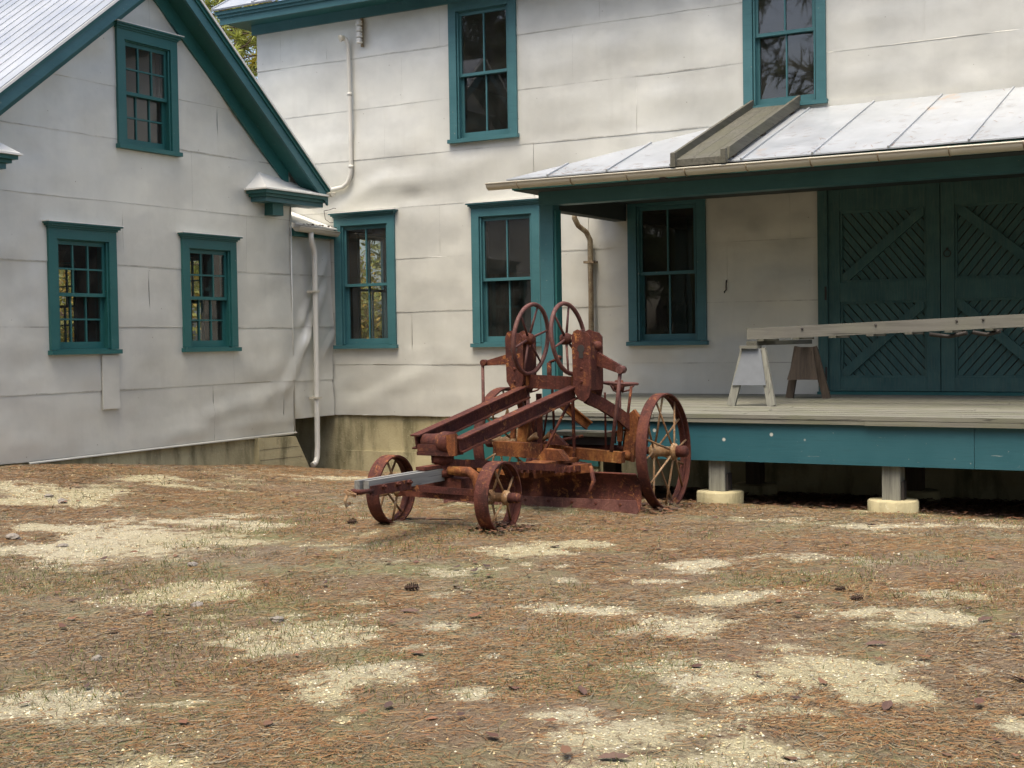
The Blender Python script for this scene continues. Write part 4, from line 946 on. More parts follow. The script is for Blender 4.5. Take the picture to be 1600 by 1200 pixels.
# main beams
bl = G(); bl.ibeam((-6.005, -7.16, -0.778), (-5.955, -5.50, -0.452), 0.085, 0.115); bl.build("frame_beam", RU, gr)
br = G(); br.ibeam((-5.612, -7.16, -0.795), (-5.475, -5.50, -0.452), 0.085, 0.115); br.build("frame_beam", RU, gr)
# front head
g = G(); g.box((-5.96, -7.215, -0.875), (-5.655, -7.02, -0.845)); g.box((-5.957, -7.21, -0.843), (-5.657, -7.19, -0.79)); hd = g.build("head_casting", RU, gr)
G().lathe((-5.81, -7.13, -0.775), (1, -0.25, 0), [(-0.15, 0.035), (-0.148, 0.06), (-0.05, 0.063), (0.04, 0.075), (0.055, 0.085), (0.15, 0.085), (0.152, 0.04)], 20).build("roller", RU, hd)
G().prism([(-5.655, -7.225, -0.87), (-5.60, -7.225, -0.87), (-5.60, -7.225, -0.70), (-5.72, -7.225, -0.72)], (0, 0.03, 0)).build("gusset", RO, hd)
G().lathe((-5.79, -7.11, -1.04), (0, 0, 1), [(0.0, 0.085), (0.05, 0.085), (0.052, 0.065), (0.10, 0.065), (0.102, 0.085), (0.16, 0.09)], 18).build("kingpin", RU, gr)
# front axle and hounds
g = G(); g.beam((-6.24, -7.05, -1.175), (-5.38, -7.09, -1.19), 0.06, 0.075); ax_ = g.build("front_axle", RU, gr)
g = G(); g.beam((-5.99, -7.08, -1.085), (-5.60, -7.09, -1.095), 0.12, 0.09); g.build("bolster", RU, ax_)
g = G(); g.tube([(-5.70, -7.16, -0.985), (-5.52, -7.16, -0.99), (-5.46, -7.16, -1.03), (-5.44, -7.16, -1.10), (-5.45, -7.15, -1.17)], [0.034, 0.038, 0.04, 0.038, 0.03], 9); g.build("steering_loop", RO, gr)
g = G(); g.beam((-5.83, -7.62, -1.075), (-5.42, -7.13, -1.155), 0.014, 0.05); g.build("hound_bar", RU, gr)
g = G(); g.beam((-5.80, -7.60, -1.075), (-6.20, -7.10, -1.15), 0.014, 0.05); g.build("hound_bar", RU, gr)
# tongue
g = G(); g.box((-5.855, -8.16, -1.066), (-5.810, -7.14, -0.975)); tg = g.build("tongue", M['tongue'], gr)
g = G(); g.box((-5.798, -8.13, -1.070), (-5.752, -7.10, -0.978)); g.build("tongue_bar", M['tongue'], gr)
g = G(); g.box((-5.750, -8.12, -1.085), (-5.736, -7.62, -1.015)); g.box((-5.871, -8.12, -1.085), (-5.857, -7.62, -1.015)); g.tube([(-5.743, -8.1, -1.05), (-5.76, -8.2, -1.048), (-5.80, -8.24, -1.045), (-5.845, -8.2, -1.048), (-5.864, -8.1, -1.05)], 0.017, 8); g.build("drawbar_strap", RU, tg)
for y in (-7.98, -7.80, -7.66): G().lathe((-5.735, y, -1.03), (1, 0, 0), [(0, 0.020), (0.02, 0.020), (0.021, 0.01), (0.035, 0.01)], 6, False).build("bolt", RU, tg)
g = G(); g.box((-5.845, -7.40, -0.971), (-5.762, -7.05, -0.945)); g.build("top_plate", RU, tg)
g = G(); g.ring((-5.80, -8.285, -1.05), (0.4, 0.2, 1), [(-0.010, 0.028), (0.010, 0.028), (0.010, 0.046), (-0.010, 0.046)], 18); g.tube([(-5.80, -8.32, -1.06), (-5.80, -8.345, -1.10), (-5.80, -8.33, -1.135), (-5.80, -8.29, -1.12)], 0.012, 7); g.build("hitch_ring", M['rust_w'], tg)
# towers that carry the handwheels
def tower(x0, x1, zb):
    yf, yb = -5.56, -5.34
    prof = [(x0, 0.02), (x0 + 0.02, 0.07), (x0 + 0.055, 0.085), (x0 + 0.09, 0.07), (x1 - 0.03, 0.055), (x1, 0.02), (x1 + 0.0, zb + 0.12), (x1 - 0.02, zb + 0.04), (x1 - 0.07, zb), (x0 + 0.06, zb + 0.02), (x0 + 0.01, zb + 0.10)]
    g = G(); g.prism([(x, yf, z) for x, z in prof], (0, 0.018, 0)); tw = g.build("tower", RU, gr)
    G().prism([(x, yb, z) for x, z in prof], (0, 0.018, 0)).build("rear_plate", RU, tw)
    g = G(); g.box((x1 - 0.016, yf + 0.019, zb + 0.10), (x1 - 0.001, yb - 0.001, -0.06)); g.box((x0 + 0.001, yf + 0.019, zb + 0.12), (x0 + 0.016, yb - 0.001, -0.12)); g.build("web", RU, tw)
    xs = (x0 + x1) / 2
    G().lathe((xs, yf - 0.004, -0.08), (0, 1, 0), [(0, 0.034), (0.012, 0.034)], 16).build("slot_boss", M['iron'], tw)
    G().box((xs - 0.020, yf - 0.003, -0.16), (xs + 0.020, yf + 0.001, -0.085)).build("slot", M['iron'], tw)
    for dz in (-0.25, -0.36): G().lathe((xs, yf - 0.010, dz), (0, 1, 0), [(0, 0.010), (0.012, 0.016)], 6, False).build("rivet", RU, tw)
    return tw
tw1 = tower(-6.125, -5.945, -0.46); tw2 = tower(-5.465, -5.285, -0.535)
g = G(); g.beam((-5.944, -5.50, -0.355), (-5.466, -5.50, -0.375), 0.012, 0.11); g.beam((-5.944, -5.44, -0.415), (-5.466, -5.44, -0.432), 0.14, 0.012); g.build("cross_plate", RU, gr)
for x in (-5.93, -5.48): G().beam((x, -5.512, -0.42), (x, -5.512, -0.30), 0.03, 0.008, (0, 1, 0)).build("cross_cleat", RO, gr)
def handwheel(c, ax, R, nsp, r, sgn):
    c = Vector(c); ax = Vector(ax).normalized(); uv = Vector((0, 0, 1)) if abs(ax.z) < 0.8 else Vector((0, 1, 0)); a = ax.cross(uv).normalized(); q = ax.cross(a)
    g = G(); g.tube([c + (a * math.cos(2 * math.pi * i / 40) + q * math.sin(2 * math.pi * i / 40)) * R for i in range(40)], r, 9, True); hw = g.build("handwheel", PU, gr)
    cc = c - ax * 0.02 * sgn
    g = G(); g.lathe(cc, ax, [(-0.05, 0.026), (-0.045, 0.045), (-0.01, 0.05), (0.015, 0.05), (0.045, 0.036), (0.05, 0.02)], 16); g.build("hub", RU, hw)
    for i in range(nsp):
        t = 2 * math.pi * (i + 0.25) / nsp; d = a * math.cos(t) + q * math.sin(t)
        g = G(); g.tube([cc + d * 0.04, c + d * (R - r * 0.5)], [0.012, 0.009], 7); g.build("spoke", PU, hw)
    return hw
h1 = handwheel((-5.885, -5.52, 0.008), (1, 0.0, -0.10), 0.305, 6, 0.0195, 1)
h2 = handwheel((-5.515, -5.52, 0.008), (1, 0.0, 0.12), 0.305, 6, 0.0195, 1)
g = G(); g.tube([(-6.05, -5.46, 0.01), (-5.88, -5.52, 0.01)], 0.022, 8); g.build("shaft", RW, gr)
g = G(); g.tube([(-5.40, -5.46, 0.005), (-5.51, -5.52, 0.008)], 0.022, 8); g.build("shaft", RW, gr)
g = G(); g.lathe((-6.0, -5.47, -0.02), (1, 0, 0), [(-0.04, 0.05), (0.03, 0.07), (0.05, 0.05)], 14); g.build("worm_box", RU, gr)
g = G(); g.lathe((-5.30, -5.42, -0.06), (0.3, 1, 0), [(-0.05, 0.035), (0.03, 0.045), (0.05, 0.03)], 14); g.build("worm_box", RU, gr)
# lift arms and links
g = G(); g.beam((-6.06, -5.42, -0.15), (-6.375, -5.47, -0.20), 0.03, 0.115, (0, 0, 1), 0.028, 0.045); la = g.build("lift_arm", RU, gr)
G().lathe((-6.385, -5.49, -0.195), (0, 1, 0), [(-0.03, 0.028), (0.03, 0.028)], 12).build("pin", RU, la)
g = G(); g.tube([(-6.395, -5.5, -0.19), (-6.395, -5.5, -0.62), (-6.38, -5.52, -0.92)], 0.015, 8); g.build("lift_link", PU, gr)
g = G(); g.beam((-5.31, -5.42, -0.16), (-5.055, -5.44, -0.265), 0.04, 0.115, (0, 0, 1), 0.035, 0.065); la = g.build("lift_arm", RU, gr)
G().lathe((-5.04, -5.47, -0.262), (0, 1, 0), [(-0.045, 0.034), (0.04, 0.034)], 12).build("pin", PU, la)
g = G(); g.tube([(-5.045, -5.48, -0.27), (-5.075, -5.49, -0.55), (-5.13, -5.5, -0.96)], 0.017, 8); g.build("lift_link", PU, gr)
# rear frame legs from the towers down to the axle
def arch(x0, x1):
    pts = [(x0, -5.45, -0.50), (x0 + (x1 - x0) * 0.25, -5.32, -0.56), (x0 + (x1 - x0) * 0.6, -5.15, -0.67), (x1, -5.0, -0.82)]
    g = G()
    for a, b in zip(pts[:-1], pts[1:]): g.beam(a, b, 0.05, 0.105)
    return g.build("rear_leg", RU, gr)
arch(-5.38, -5.10); arch(-6.05, -6.30)
for x in (-5.165, -6.25):
    s = 1 if x > -5.7 else -1
    g = G(); g.prism([(x - 0.06, -5.10, -1.06), (x + 0.045, -5.10, -1.08), (x + 0.105, -5.10, -0.68), (x + 0.06, -5.10, -0.62), (x + 0.01, -5.10, -0.66)], (0, 0.05, 0)); ab = g.build("axle_bracket", RO, gr)
    G().prism([(x + 0.075, -5.045, -1.05), (x + 0.075, -4.90, -1.02), (x + 0.12, -4.92, -0.76), (x + 0.12, -5.045, -0.69)], (0.016, 0, 0)).build("side_plate", RU, ab)
    G().prism([(x - 0.10, -5.11, -0.90), (x - 0.055, -5.11, -0.90), (x - 0.045, -5.11, -0.64), (x - 0.085, -5.11, -0.66)], (0, 0.03, 0)).build("lug", RO, ab)
    G().lathe((x - 0.01, -5.101, -1.02), (0, -1, 0), [(0, 0.045), (0.03, 0.04), (0.05, 0.02)], 12).build("bearing_cap", RO, ab)
g = G(); g.ibeam((-5.86, -5.18, -0.50), (-5.62, -4.95, -0.78), 0.07, 0.085); g.build("brace", RO, gr)
for x in (-5.97, -5.63): G().beam((x, -5.22, -0.97), (x, -5.24, -0.48), 0.05 if x < -5.9 else 0.024, 0.02, (0, 1, 0)).build("upright", RU, gr)
# flat steering wheels on posts
for (x, y, z, zb) in ((-5.265, -5.05, -0.392, -0.95), (-6.19, -5.05, -0.398, -0.93)):
    hw = handwheel((x, y, z), (0.04, 0.03, 1), 0.162, 4, 0.012, 1)
    g = G(); g.tube([(x, y, zb), (x, y, z - 0.055)], 0.018, 8); g.build("column", PU, gr)
    for i in range(3):
        t = 2.1 * i + 0.4
        g = G(); g.tube([(x + 0.14 * math.cos(t), y + 0.14 * math.sin(t), z - 0.01), (x + 0.09 * math.cos(t), y + 0.09 * math.sin(t), z - 0.06), (x + 0.02 * math.cos(t), y + 0.02 * math.sin(t), z - 0.08)], 0.009, 6); g.build("stay", PU, hw)
# crank lever seen through the left handwheel
g = G(); g.tube([(-5.80, -5.35, -0.40), (-5.80, -5.35, -0.20)], 0.022, 8); g.tube([(-5.80, -5.35, -0.20), (-5.71, -5.35, -0.165)], 0.013, 7); g.lathe((-5.70, -5.35, -0.16), (1, 0, 0.4), [(-0.025, 0.012), (0, 0.026), (0.025, 0.012)], 12); g.build("crank", RU, gr)
for p0, p1, r in (((-5.36, -5.14, -0.47), (-5.33, -5.20, -0.97), 0.010), ((-5.88, -5.12, -0.95), (-5.80, -5.30, -0.42), 0.012), ((-6.02, -5.10, -0.95), (-5.90, -5.20, -0.60), 0.010),
                  ((-5.95, -5.22, -0.93), (-5.60, -5.10, -0.86), 0.014), ((-5.25, -5.0, -0.95), (-5.16, -5.02, -0.42), 0.013), ((-5.86, -5.25, -0.92), (-5.84, -5.24, -0.80), 0.020), ((-5.40, -5.02, -0.84), (-5.20, -5.06, -0.80), 0.012), ((-5.80, -5.55, -1.05), (-5.62, -5.32, -0.55), 0.013)):
    G().tube([p0, p1], r, 7).build("rod", RU, gr)
g = G(); g.tube([(-6.1, -5.2, -0.90), (-6.02, -5.22, -0.86), (-5.95, -5.2, -0.89), (-5.88, -5.23, -0.85), (-5.80, -5.2, -0.90)], [0.02, 0.035, 0.02, 0.03, 0.02], 7); g.build("knuckle", RW, gr)
g = G(); g.prism([(-5.86, -5.30, -0.93), (-5.66, -5.30, -0.935), (-5.79, -5.30, -0.83), (-5.83, -5.30, -0.82)], (0, 0.05, 0)); g.build("pawl", RU, gr)
# standing platform
for k in range(2): G().box((-5.99 + 0.01 * k, -5.06 + k * 0.155, -0.868), (-5.31 + 0.02 * k, -4.91 + k * 0.155, -0.832)).build("platform_plank", M['grey_y'], gr)
g = G(); g.box((-5.85, -5.02, -0.945), (-5.42, -4.80, -0.869)); g.build("tool_box", M['iron'], gr)
# turntable circle, drawbar arms
g = G(); g.ring((-5.72, -5.55, -1.10), (0, 0, 1), [(-0.02, 0.22), (0.02, 0.22), (0.02, 0.33), (-0.02, 0.33)], 40); ci = g.build("turntable", RU, gr)
for k in range(36):
    t = 2 * math.pi * k / 36; c, s = math.cos(t), math.sin(t)
    G().beam((-5.72 + 0.331 * c, -5.55 + 0.331 * s, -1.10), (-5.72 + 0.352 * c, -5.55 + 0.352 * s, -1.10), 0.022, 0.05).build("tooth", RU, ci)
g = G(); g.box((-5.80, -5.90, -1.075), (-5.58, -5.22, -1.04)); g.prism([(-5.80, -5.62, -1.039), (-5.50, -5.62, -1.039), (-5.58, -5.62, -0.95), (-5.72, -5.62, -0.94)], (0, 0.10, 0)); g.build("circle_yoke", RO, gr)
g = G(); g.beam((-5.82, -5.60, -1.16), (-5.30, -5.56, -1.095), 0.07, 0.075); g.build("blade_arm", RO, gr)
g = G(); g.beam((-5.90, -5.60, -1.16), (-6.40, -5.58, -1.12), 0.07, 0.075); g.build("blade_arm", RO, gr)
g = G(); g.tube([(-5.30, -5.56, -1.08), (-5.25, -5.6, -1.2), (-5.27, -5.64, -1.3)], 0.02, 7); g.build("blade_knee", RU, gr)
for x0, x1 in ((-5.86, -5.98), (-5.66, -5.50)):
    g = G(); g.beam((x1, -5.62, -1.10), (x0, -6.95, -0.95), 0.06, 0.06); g.build("drawbar_arm", RU, gr)
# moldboard: curved blade with a worn cutting edge
g = G(); n = 9; prof = []
for i in range(n + 1):
    t = i / n; prof.append((-5.56 - 0.075 * (1 - (2 * t - 1) ** 2) * -1 - 0.055 * t * 0, -1.475 + 0.335 * t))
XS = np.linspace(-6.74, -4.875, 15)
vs = []
for j, x in enumerate(XS):
    yy0 = -0.11 * (x + 4.875) / 1.865 * -1 * 0.0
    for (y, z) in prof: vs.append((x + (z + 1.14) * 0.06 * -1 * (1 if j == 14 else 0), y + yy0, z + (x + 4.875) / 1.865 * -0.012))
k = n + 1
fs = [(j * k + i, (j + 1) * k + i, (j + 1) * k + i + 1, j * k + i + 1) for j in range(14) for i in range(n)]
g.add(vs, fs, True)
g.add([(v[0], v[1] + 0.014, v[2]) for v in vs], fs, True)
g.add([vs[i] for i in (n, 14 * k + n)] + [(vs[14 * k + n][0], vs[14 * k + n][1] + 0.014, vs[14 * k + n][2]), (vs[n][0], vs[n][1] + 0.014, vs[n][2])], [(0, 1, 2, 3)])
g.tube([(x, prof[n][0] + 0.007, -1.138 + (x + 4.875) / 1.865 * -0.012) for x in XS], 0.010, 6)
bd_ = g.build("blade", RU, gr, False)
g = G(); g.prism([(-6.76, -5.605, -1.50), (-4.845, -5.605, -1.488), (-4.835, -5.60, -1.43), (-4.86, -5.595, -1.352), (-6.76, -5.595, -1.364)], (0, -0.016, 0)); g.build("cutting_edge", PU, bd_)
for x in np.linspace(-6.6, -5.0, 8): G().lathe((x, -5.614, -1.39), (0, -1, 0), [(0, 0.014), (0.008, 0.010)], 10).build("plough_bolt", RU, bd_)

# ================================================================== LITTER ON THE GROUND
def in_view(x, y):      # keep scatter to the open yard that the place shows
    dx = x - CAM_LOC.x; dy = y - CAM_LOC.y
    f = dx * SY + dy * CY; r = dx * CY - dy * SY
    return (f > 4.2) & (np.abs(r) < 0.45 * f + 0.7) & (y < 0.0) & (x > X0 + 0.05)
def scatter(n, xr, yr): return rng.uniform(*xr, n), rng.uniform(*yr, n)
noisy_sand = sand_noisy
# pine needles
N = 1050000
x, y = scatter(N, (X0, 2.0), (-13.6, -0.1)); k = in_view(x, y); x, y = x[k], y[k]
depth = (x - CAM_LOC.x) * SY + (y - CAM_LOC.y) * CY
keep = rng.random(len(x)) < np.clip((0.95 - 0.86 * sstep(0.36, 0.80, noisy_sand(x, y))) * (0.25 + 0.75 * sstep(0.34, 0.56, fbm(x * 2.2 + 31, y * 2.2, 171, 4))), 0.06, 1) * np.where(depth < 8, 1.0, 0.6)
x, y, depth = x[keep], y[keep], depth[keep]; n = len(x)
ang = rng.normal(0.35, 1.5, n) + (fbm(x * 1.5, y * 1.5, 91, 2) - 0.5) * 3.0; L = rng.uniform(0.02, 0.075, n); wd = 0.0006 + 0.00015 * depth
tilt = np.abs(rng.normal(0, 0.05, n)); z = gh(x, y) + 0.0015 + rng.random(n) * 0.005
V = np.zeros((n, 4, 3)); c, s = np.cos(ang), np.sin(ang)
for j, (t, sg) in enumerate(((-0.5, -1), (-0.5, 1), (0.5, 1), (0.5, -1))):
    V[:, j, 0] = x + c * L * t - s * wd * sg; V[:, j, 1] = y + s * L * t + c * wd * sg; V[:, j, 2] = z + tilt * L * (t + 0.5) + (0.001 if sg > 0 else 0)
F = np.arange(n)[:, None] * 4 + np.array([0, 1, 2, 3])
pal = np.array([(0.235, 0.128, 0.052), (0.200, 0.100, 0.042), (0.265, 0.180, 0.088), (0.165, 0.125, 0.078), (0.33, 0.27, 0.165), (0.12, 0.085, 0.056), (0.23, 0.21, 0.165)])
zone = fbm(x * 0.55, y * 0.55, 101, 3)
pi_ = rng.choice(7, n, p=[0.24, 0.22, 0.14, 0.18, 0.05, 0.11, 0.06]); gz_ = rng.random(n) < sstep(0.5, 0.68, zone) * 0.6; pi_[gz_] = rng.choice([3, 6, 2, 5], gz_.sum())
cols = pal[pi_] * rng.uniform(0.75, 1.25, (n, 1)) * np.array([0.79, 0.77, 0.71])
o = np_mesh("pine_needles", V.reshape(-1, 3), F, M['needle'], np.repeat(cols, 4, 0)); tag(o, "carpet of fallen brown pine needles over the yard", "pine needles", None, 'stuff')
# gravel in the bare patches
N = 330000
x, y = scatter(N, (X0, 2.0), (-13.6, -0.3)); k = in_view(x, y); x, y = x[k], y[k]
depth = (x - CAM_LOC.x) * SY + (y - CAM_LOC.y) * CY
keep = rng.random(len(x)) < np.clip(sstep(0.34, 0.74, noisy_sand(x, y)) * 0.55 + 0.03, 0, 1) * np.where(depth < 9, 1, 0.5)
x, y, depth = x[keep], y[keep], depth[keep]; n = len(x)
r = np.minimum(rng.gamma(1.6, 0.0019, n) + 0.0022, 0.0085); oct_ = np.array([(1, 0, 0), (0, 1, 0), (-1, 0, 0), (0, -1, 0), (0, 0, 1), (0, 0, -0.6)], float)
an = rng.random(n) * 6.28; V = np.zeros((n, 6, 3)); sc = rng.uniform(0.65, 1.3, (n, 3))
for j in range(6):
    p = oct_[j] * sc * r[:, None] * rng.uniform(0.8, 1.2, (n, 1))
    V[:, j, 0] = x + p[:, 0] * np.cos(an) - p[:, 1] * np.sin(an); V[:, j, 1] = y + p[:, 0] * np.sin(an) + p[:, 1] * np.cos(an); V[:, j, 2] = gh(x, y) + 0.002 + p[:, 2] * 0.75
F = (np.arange(n)[:, None, None] * 6 + np.array([(0, 1, 4), (1, 2, 4), (2, 3, 4), (3, 0, 4)])[None]).reshape(-1, 3)
pal = np.array([(0.44, 0.39, 0.235), (0.37, 0.315, 0.18), (0.50, 0.465, 0.34), (0.32, 0.295, 0.24), (0.40, 0.29, 0.15), (0.46, 0.44, 0.36)])
cols = pal[rng.choice(6, n, p=[0.30, 0.22, 0.2, 0.12, 0.08, 0.08])] * rng.uniform(0.8, 1.15, (n, 1))
o = np_mesh("gravel", V.reshape(-1, 3), F, M['pebble'], np.repeat(cols, 6, 0)); tag(o, "loose yellow gravel in the bare sandy patches", "gravel", None, 'stuff')
# short grass and moss tufts
N = 230000
x, y = scatter(N, (X0, 2.0), (-13.6, -4.4)); k = in_view(x, y); x, y = x[k], y[k]
depth = (x - CAM_LOC.x) * SY + (y - CAM_LOC.y) * CY
gm = sstep(0.52, 0.68, fbm(x * 1.1 + 5, y * 1.1, 131, 4)) * sstep(13.5, 7.5, depth)
keep = rng.random(len(x)) < gm * 0.7 + 0.02; x, y, depth = x[keep], y[keep], depth[keep]; n = len(x)
an = rng.random(n) * 6.28; h = rng.uniform(0.015, 0.05, n); ln = rng.normal(0, 0.6, (n, 2)) * h[:, None]; z = gh(x, y); wd = 0.0010 + 0.00018 * depth
V = np.zeros((n, 3, 3)); V[:, 0] = np.stack([x - wd * np.cos(an), y - wd * np.sin(an), z - 0.002], 1); V[:, 1] = np.stack([x + wd * np.cos(an), y + wd * np.sin(an), z - 0.002], 1); V[:, 2] = np.stack([x + ln[:, 0], y + ln[:, 1], z + h], 1)
pal = np.array([(0.10, 0.125, 0.035), (0.15, 0.15, 0.06), (0.25, 0.215, 0.12), (0.07, 0.10, 0.03)])
cols = pal[rng.choice(4, n, p=[0.35, 0.3, 0.2, 0.15])] * rng.uniform(0.8, 1.2, (n, 1))
o = np_mesh("short_grass", V.reshape(-1, 3), np.arange(n * 3).reshape(-1, 3), M['grass'], np.repeat(cols, 3, 0)); tag(o, "thin short grass growing up through the needles", "grass", None, 'stuff')
# dead leaves: drift below the dock and a thin scatter
def leaves(n, xr, yr, name, label, dens=None):
    x, y = scatter(n, xr, yr)
    if dens is not None: k = rng.random(n) < dens(x, y); x, y = x[k], y[k]; n = len(x)
    an = rng.random(n) * 6.28; L = rng.uniform(0.018, 0.042, n); z = gh(x, y) + rng.uniform(0.004, 0.03, n)
    V = np.zeros((n, 6, 3))
    sh = [(-1, 0, 0.0), (-0.3, -0.5, 0.25), (0.5, -0.4, 0.1), (1, 0, 0.35), (0.4, 0.45, 0.3), (-0.4, 0.5, 0.05)]
    for j, (u, v, q) in enumerate(sh):
        q2 = q * rng.uniform(-0.3, 1.2, n)
        V[:, j] = np.stack([x + L * (u * np.cos(an) - v * np.sin(an)), y + L * (u * np.sin(an) + v * np.cos(an)), z + q2 * L], 1)
    F = (np.arange(n)[:, None, None] * 6 + np.array([(0, 1, 2, 3), (0, 3, 4, 5)])[None]).reshape(-1, 4)
    pal = np.array([(0.085, 0.042, 0.028), (0.13, 0.07, 0.04), (0.16, 0.075, 0.04), (0.06, 0.036, 0.028)])
    cols = pal[rng.choice(4, n)] * rng.uniform(0.8, 1.25, (n, 1))
    o = np_mesh(name, V.reshape(-1, 3), F, M['leaf'], np.repeat(cols, 6, 0)); return tag(o, label, "dead leaves", None, 'stuff')
leaves(9000, (-8.0, 1.5), (-4.2, -0.1), "leaf_drift", "drift of dark dead leaves under the loading dock")
leaves(420, (X0, 1.5), (-13.0, -4.4), "scattered_leaves", "small dark dead leaves strewn thinly over the needles")
leaves(110, (-5.48, -5.08), (-7.35, -6.9), "wheel_leaves", "dead leaves gathered at the foot of a front grader wheel")
leaves(120, (-5.15, -4.70), (-5.4, -4.7), "wheel_leaves", "dead leaves gathered at the foot of the large grader wheel beside the dock")  # dark leaves added here to stand in for a contact shadow

n = 420
x = rng.uniform(-7.6, 0.5, n); y = rng.uniform(-2.3, -0.05, n) ** 1; y = np.where(rng.random(n) < 0.45, -2.3 + np.abs(rng.normal(0, 0.12, n)), y); k = (x > -7.97 + (y + 2.33) * 1.07) & ~((x > -5.95) & (x < -5.15)); x, y = x[k], y[k]; n = len(x)
an = rng.normal(0.3, 0.7, n); L = rng.uniform(0.05, 0.11, n); V = np.zeros((n, 4, 3))
for j, (t, sg) in enumerate(((-0.5, -1), (-0.5, 1), (0.5, 1), (0.5, -1))):
    px_ = x + np.cos(an) * L * t - np.sin(an) * 0.0022 * sg; py_ = np.maximum(y + np.sin(an) * L * t + np.cos(an) * 0.0022 * sg, -2.32)
    V[:, j] = np.stack([px_, py_, 2.69 + 0.369 * py_ + 0.0195], 1)
o = np_mesh("roof_needles", V.reshape(-1, 3), np.arange(n * 4).reshape(-1, 4), M['needle'], np.repeat(np.array([(0.17, 0.095, 0.05)]) * rng.uniform(0.6, 1.4, (n, 1)), 4, 0)); tag(o, "brown pine needles fallen on the metal porch roof", "pine needles", None, 'stuff')
# individual stones, cones, big leaves and a stick
def rock(x, y, r, mat, name, label, cat, group, flat=0.6):
    bm = bmesh.new(); r *= 0.72; bmesh.ops.create_icosphere(bm, subdivisions=3, radius=r)
    sx, sy = random.uniform(0.8, 1.3), random.uniform(0.7, 1.0); se = random.randint(0, 999)
    for v in bm.verts:
        d = float(fbm(np.array(v.co.x / r * 1.3 + 7), np.array(v.co.y / r * 1.3 + v.co.z / r * 2), se, 3)); v.co *= 0.6 + 0.8 * d; v.co.x *= sx; v.co.y *= sy; v.co.z *= flat
    me = bpy.data.meshes.new(name); bm.to_mesh(me); bm.free(); me.materials.append(M[mat])
    o = bpy.data.objects.new(name, me); COL.objects.link(o); o.location = (x, y, float(gh(x, y)) + r * flat * 0.25); o.rotation_euler = (0, 0, random.random() * 6)
    return tag(o, label, cat, group)
for x, y, r, lab in ((-9.64, -7.43, 0.065, "upright grey stone on the far sand near the gable wall"), (-9.99, -7.28, 0.055, "flat dark stone left of the upright grey stone"), (-8.5, -8.93, 0.075, "grey stone on the pale sand at the left picture edge"),
                     (-7.99, -8.9, 0.05, "small dark stone on the near rim of the big sand patch"), (-6.36, -9.27, 0.055, "grey stone among needles beyond the middle left sand patch"), (-5.39, -10.27, 0.05, "grey stone at the near edge of the middle left sand patch"),
                     (-4.71, -10.39, 0.05, "flat grey stone beside the left end of the near sand patch"), (-4.9, -11.46, 0.045, "pale flat stone among needles at lower left")):
    rock(x, y, r, 'stone', "stone", lab, "stone", "stones lying in the yard")
def pine_cone(x, y, r, label):
    z = float(gh(x, y)) + r * 0.8; g = G()
    g.lathe((x, y, z), (1, 0.3, 0.1), [(-r * 1.3, r * 0.1), (-r, r * 0.3), (0, r * 0.36), (r, r * 0.22), (r * 1.4, r * 0.03)], 10)
    for k in range(46):
        t = k / 46 * 2 - 1; a = k * 2.4; rr = r * (0.95 - 0.5 * abs(t)); ax = Vector((1, 0.3, 0.1)).normalized(); u = ax.cross(Vector((0, 0, 1))).normalized(); w_ = ax.cross(u)
        d = u * math.cos(a) + w_ * math.sin(a); p = Vector((x, y, z)) + ax * t * r * 1.3
        e_ = d.cross(ax); g.add([p + d * rr * 0.25 + e_ * r * 0.10, p + d * rr * 0.25 - e_ * r * 0.10, p + d * rr * 0.95 - e_ * r * 0.26 + ax * r * 0.2, p + d * rr * 1.1 + ax * r * 0.34, p + d * rr * 0.95 + e_ * r * 0.26 + ax * r * 0.2], [(0, 1, 2, 3, 4)])
    o = thing("pine_cone", (x, y, float(gh(x, y))), label, "pine cone", "pine cones lying in the yard"); g.build("scales", M['cone'], o, False); return o
pine_cone(-6.65, -7.14, 0.030, "pine cone beside the left front wheel of the grader")
pine_cone(-4.54, -9.39, 0.032, "dark open pine cone in the middle of the needle carpet")
pine_cone(-2.12, -8.67, 0.025, "pine cone right of centre between two sand patches"); pine_cone(-2.29, -8.41, 0.022, "smallest pine cone, behind the right sand patches")
def big_leaf(x, y, L, a, label):
    z = float(gh(x, y)) + 0.012; c, s = math.cos(a), math.sin(a); g = G()
    out = [(-1, 0.02), (-0.75, 0.2), (-0.5, 0.30), (-0.3, 0.26), (-0.05, 0.36), (0.2, 0.27), (0.45, 0.28), (0.75, 0.14), (1, 0.0), (0.7, -0.17), (0.45, -0.27), (0.2, -0.24), (-0.05, -0.34), (-0.3, -0.24), (-0.55, -0.28), (-0.8, -0.15)]
    vs = [(x, y, z)] + [(x + L * (u * c - v * s), y + L * (u * s + v * c), z + L * (0.9 * v * v + 0.25 * v + 0.10 * u * u * u + 0.05)) for u, v in out]
    g.add(vs, [(0, i, i % len(out) + 1) for i in range(1, len(out) + 1)]); o = g.build("oak_leaf", M['deadleaf'], None, False)
    return tag(o, label, "oak leaf", "curled oak leaves lying in the yard")
for x, y, L, a, lab in ((-4.22, -9.87, 0.06, 0.3, "curled brown leaf in front of the open pine cone"), (-1.42, -8.8, 0.055, 1.0, "dark curled leaf at the right beside a sand patch"), (-1.76, -9.59, 0.055, 0.6, "reddish curled leaf on the far rim of the large right sand patch"),
                        (-2.6, -10.98, 0.06, 2.2, "long brown leaf at the bottom centre"), (-2.09, -11.73, 0.06, 0.4, "curled brown leaf at the bottom picture edge"), (-1.44, -10.6, 0.06, 1.6, "brown leaf on the near rim of the large right sand patch"), (-1.06, -9.95, 0.06, 2.6, "dark leaf near the right picture edge")):
    big_leaf(x, y, L, a, lab)
g = G(); sx_, sy_ = -6.95, -6.55
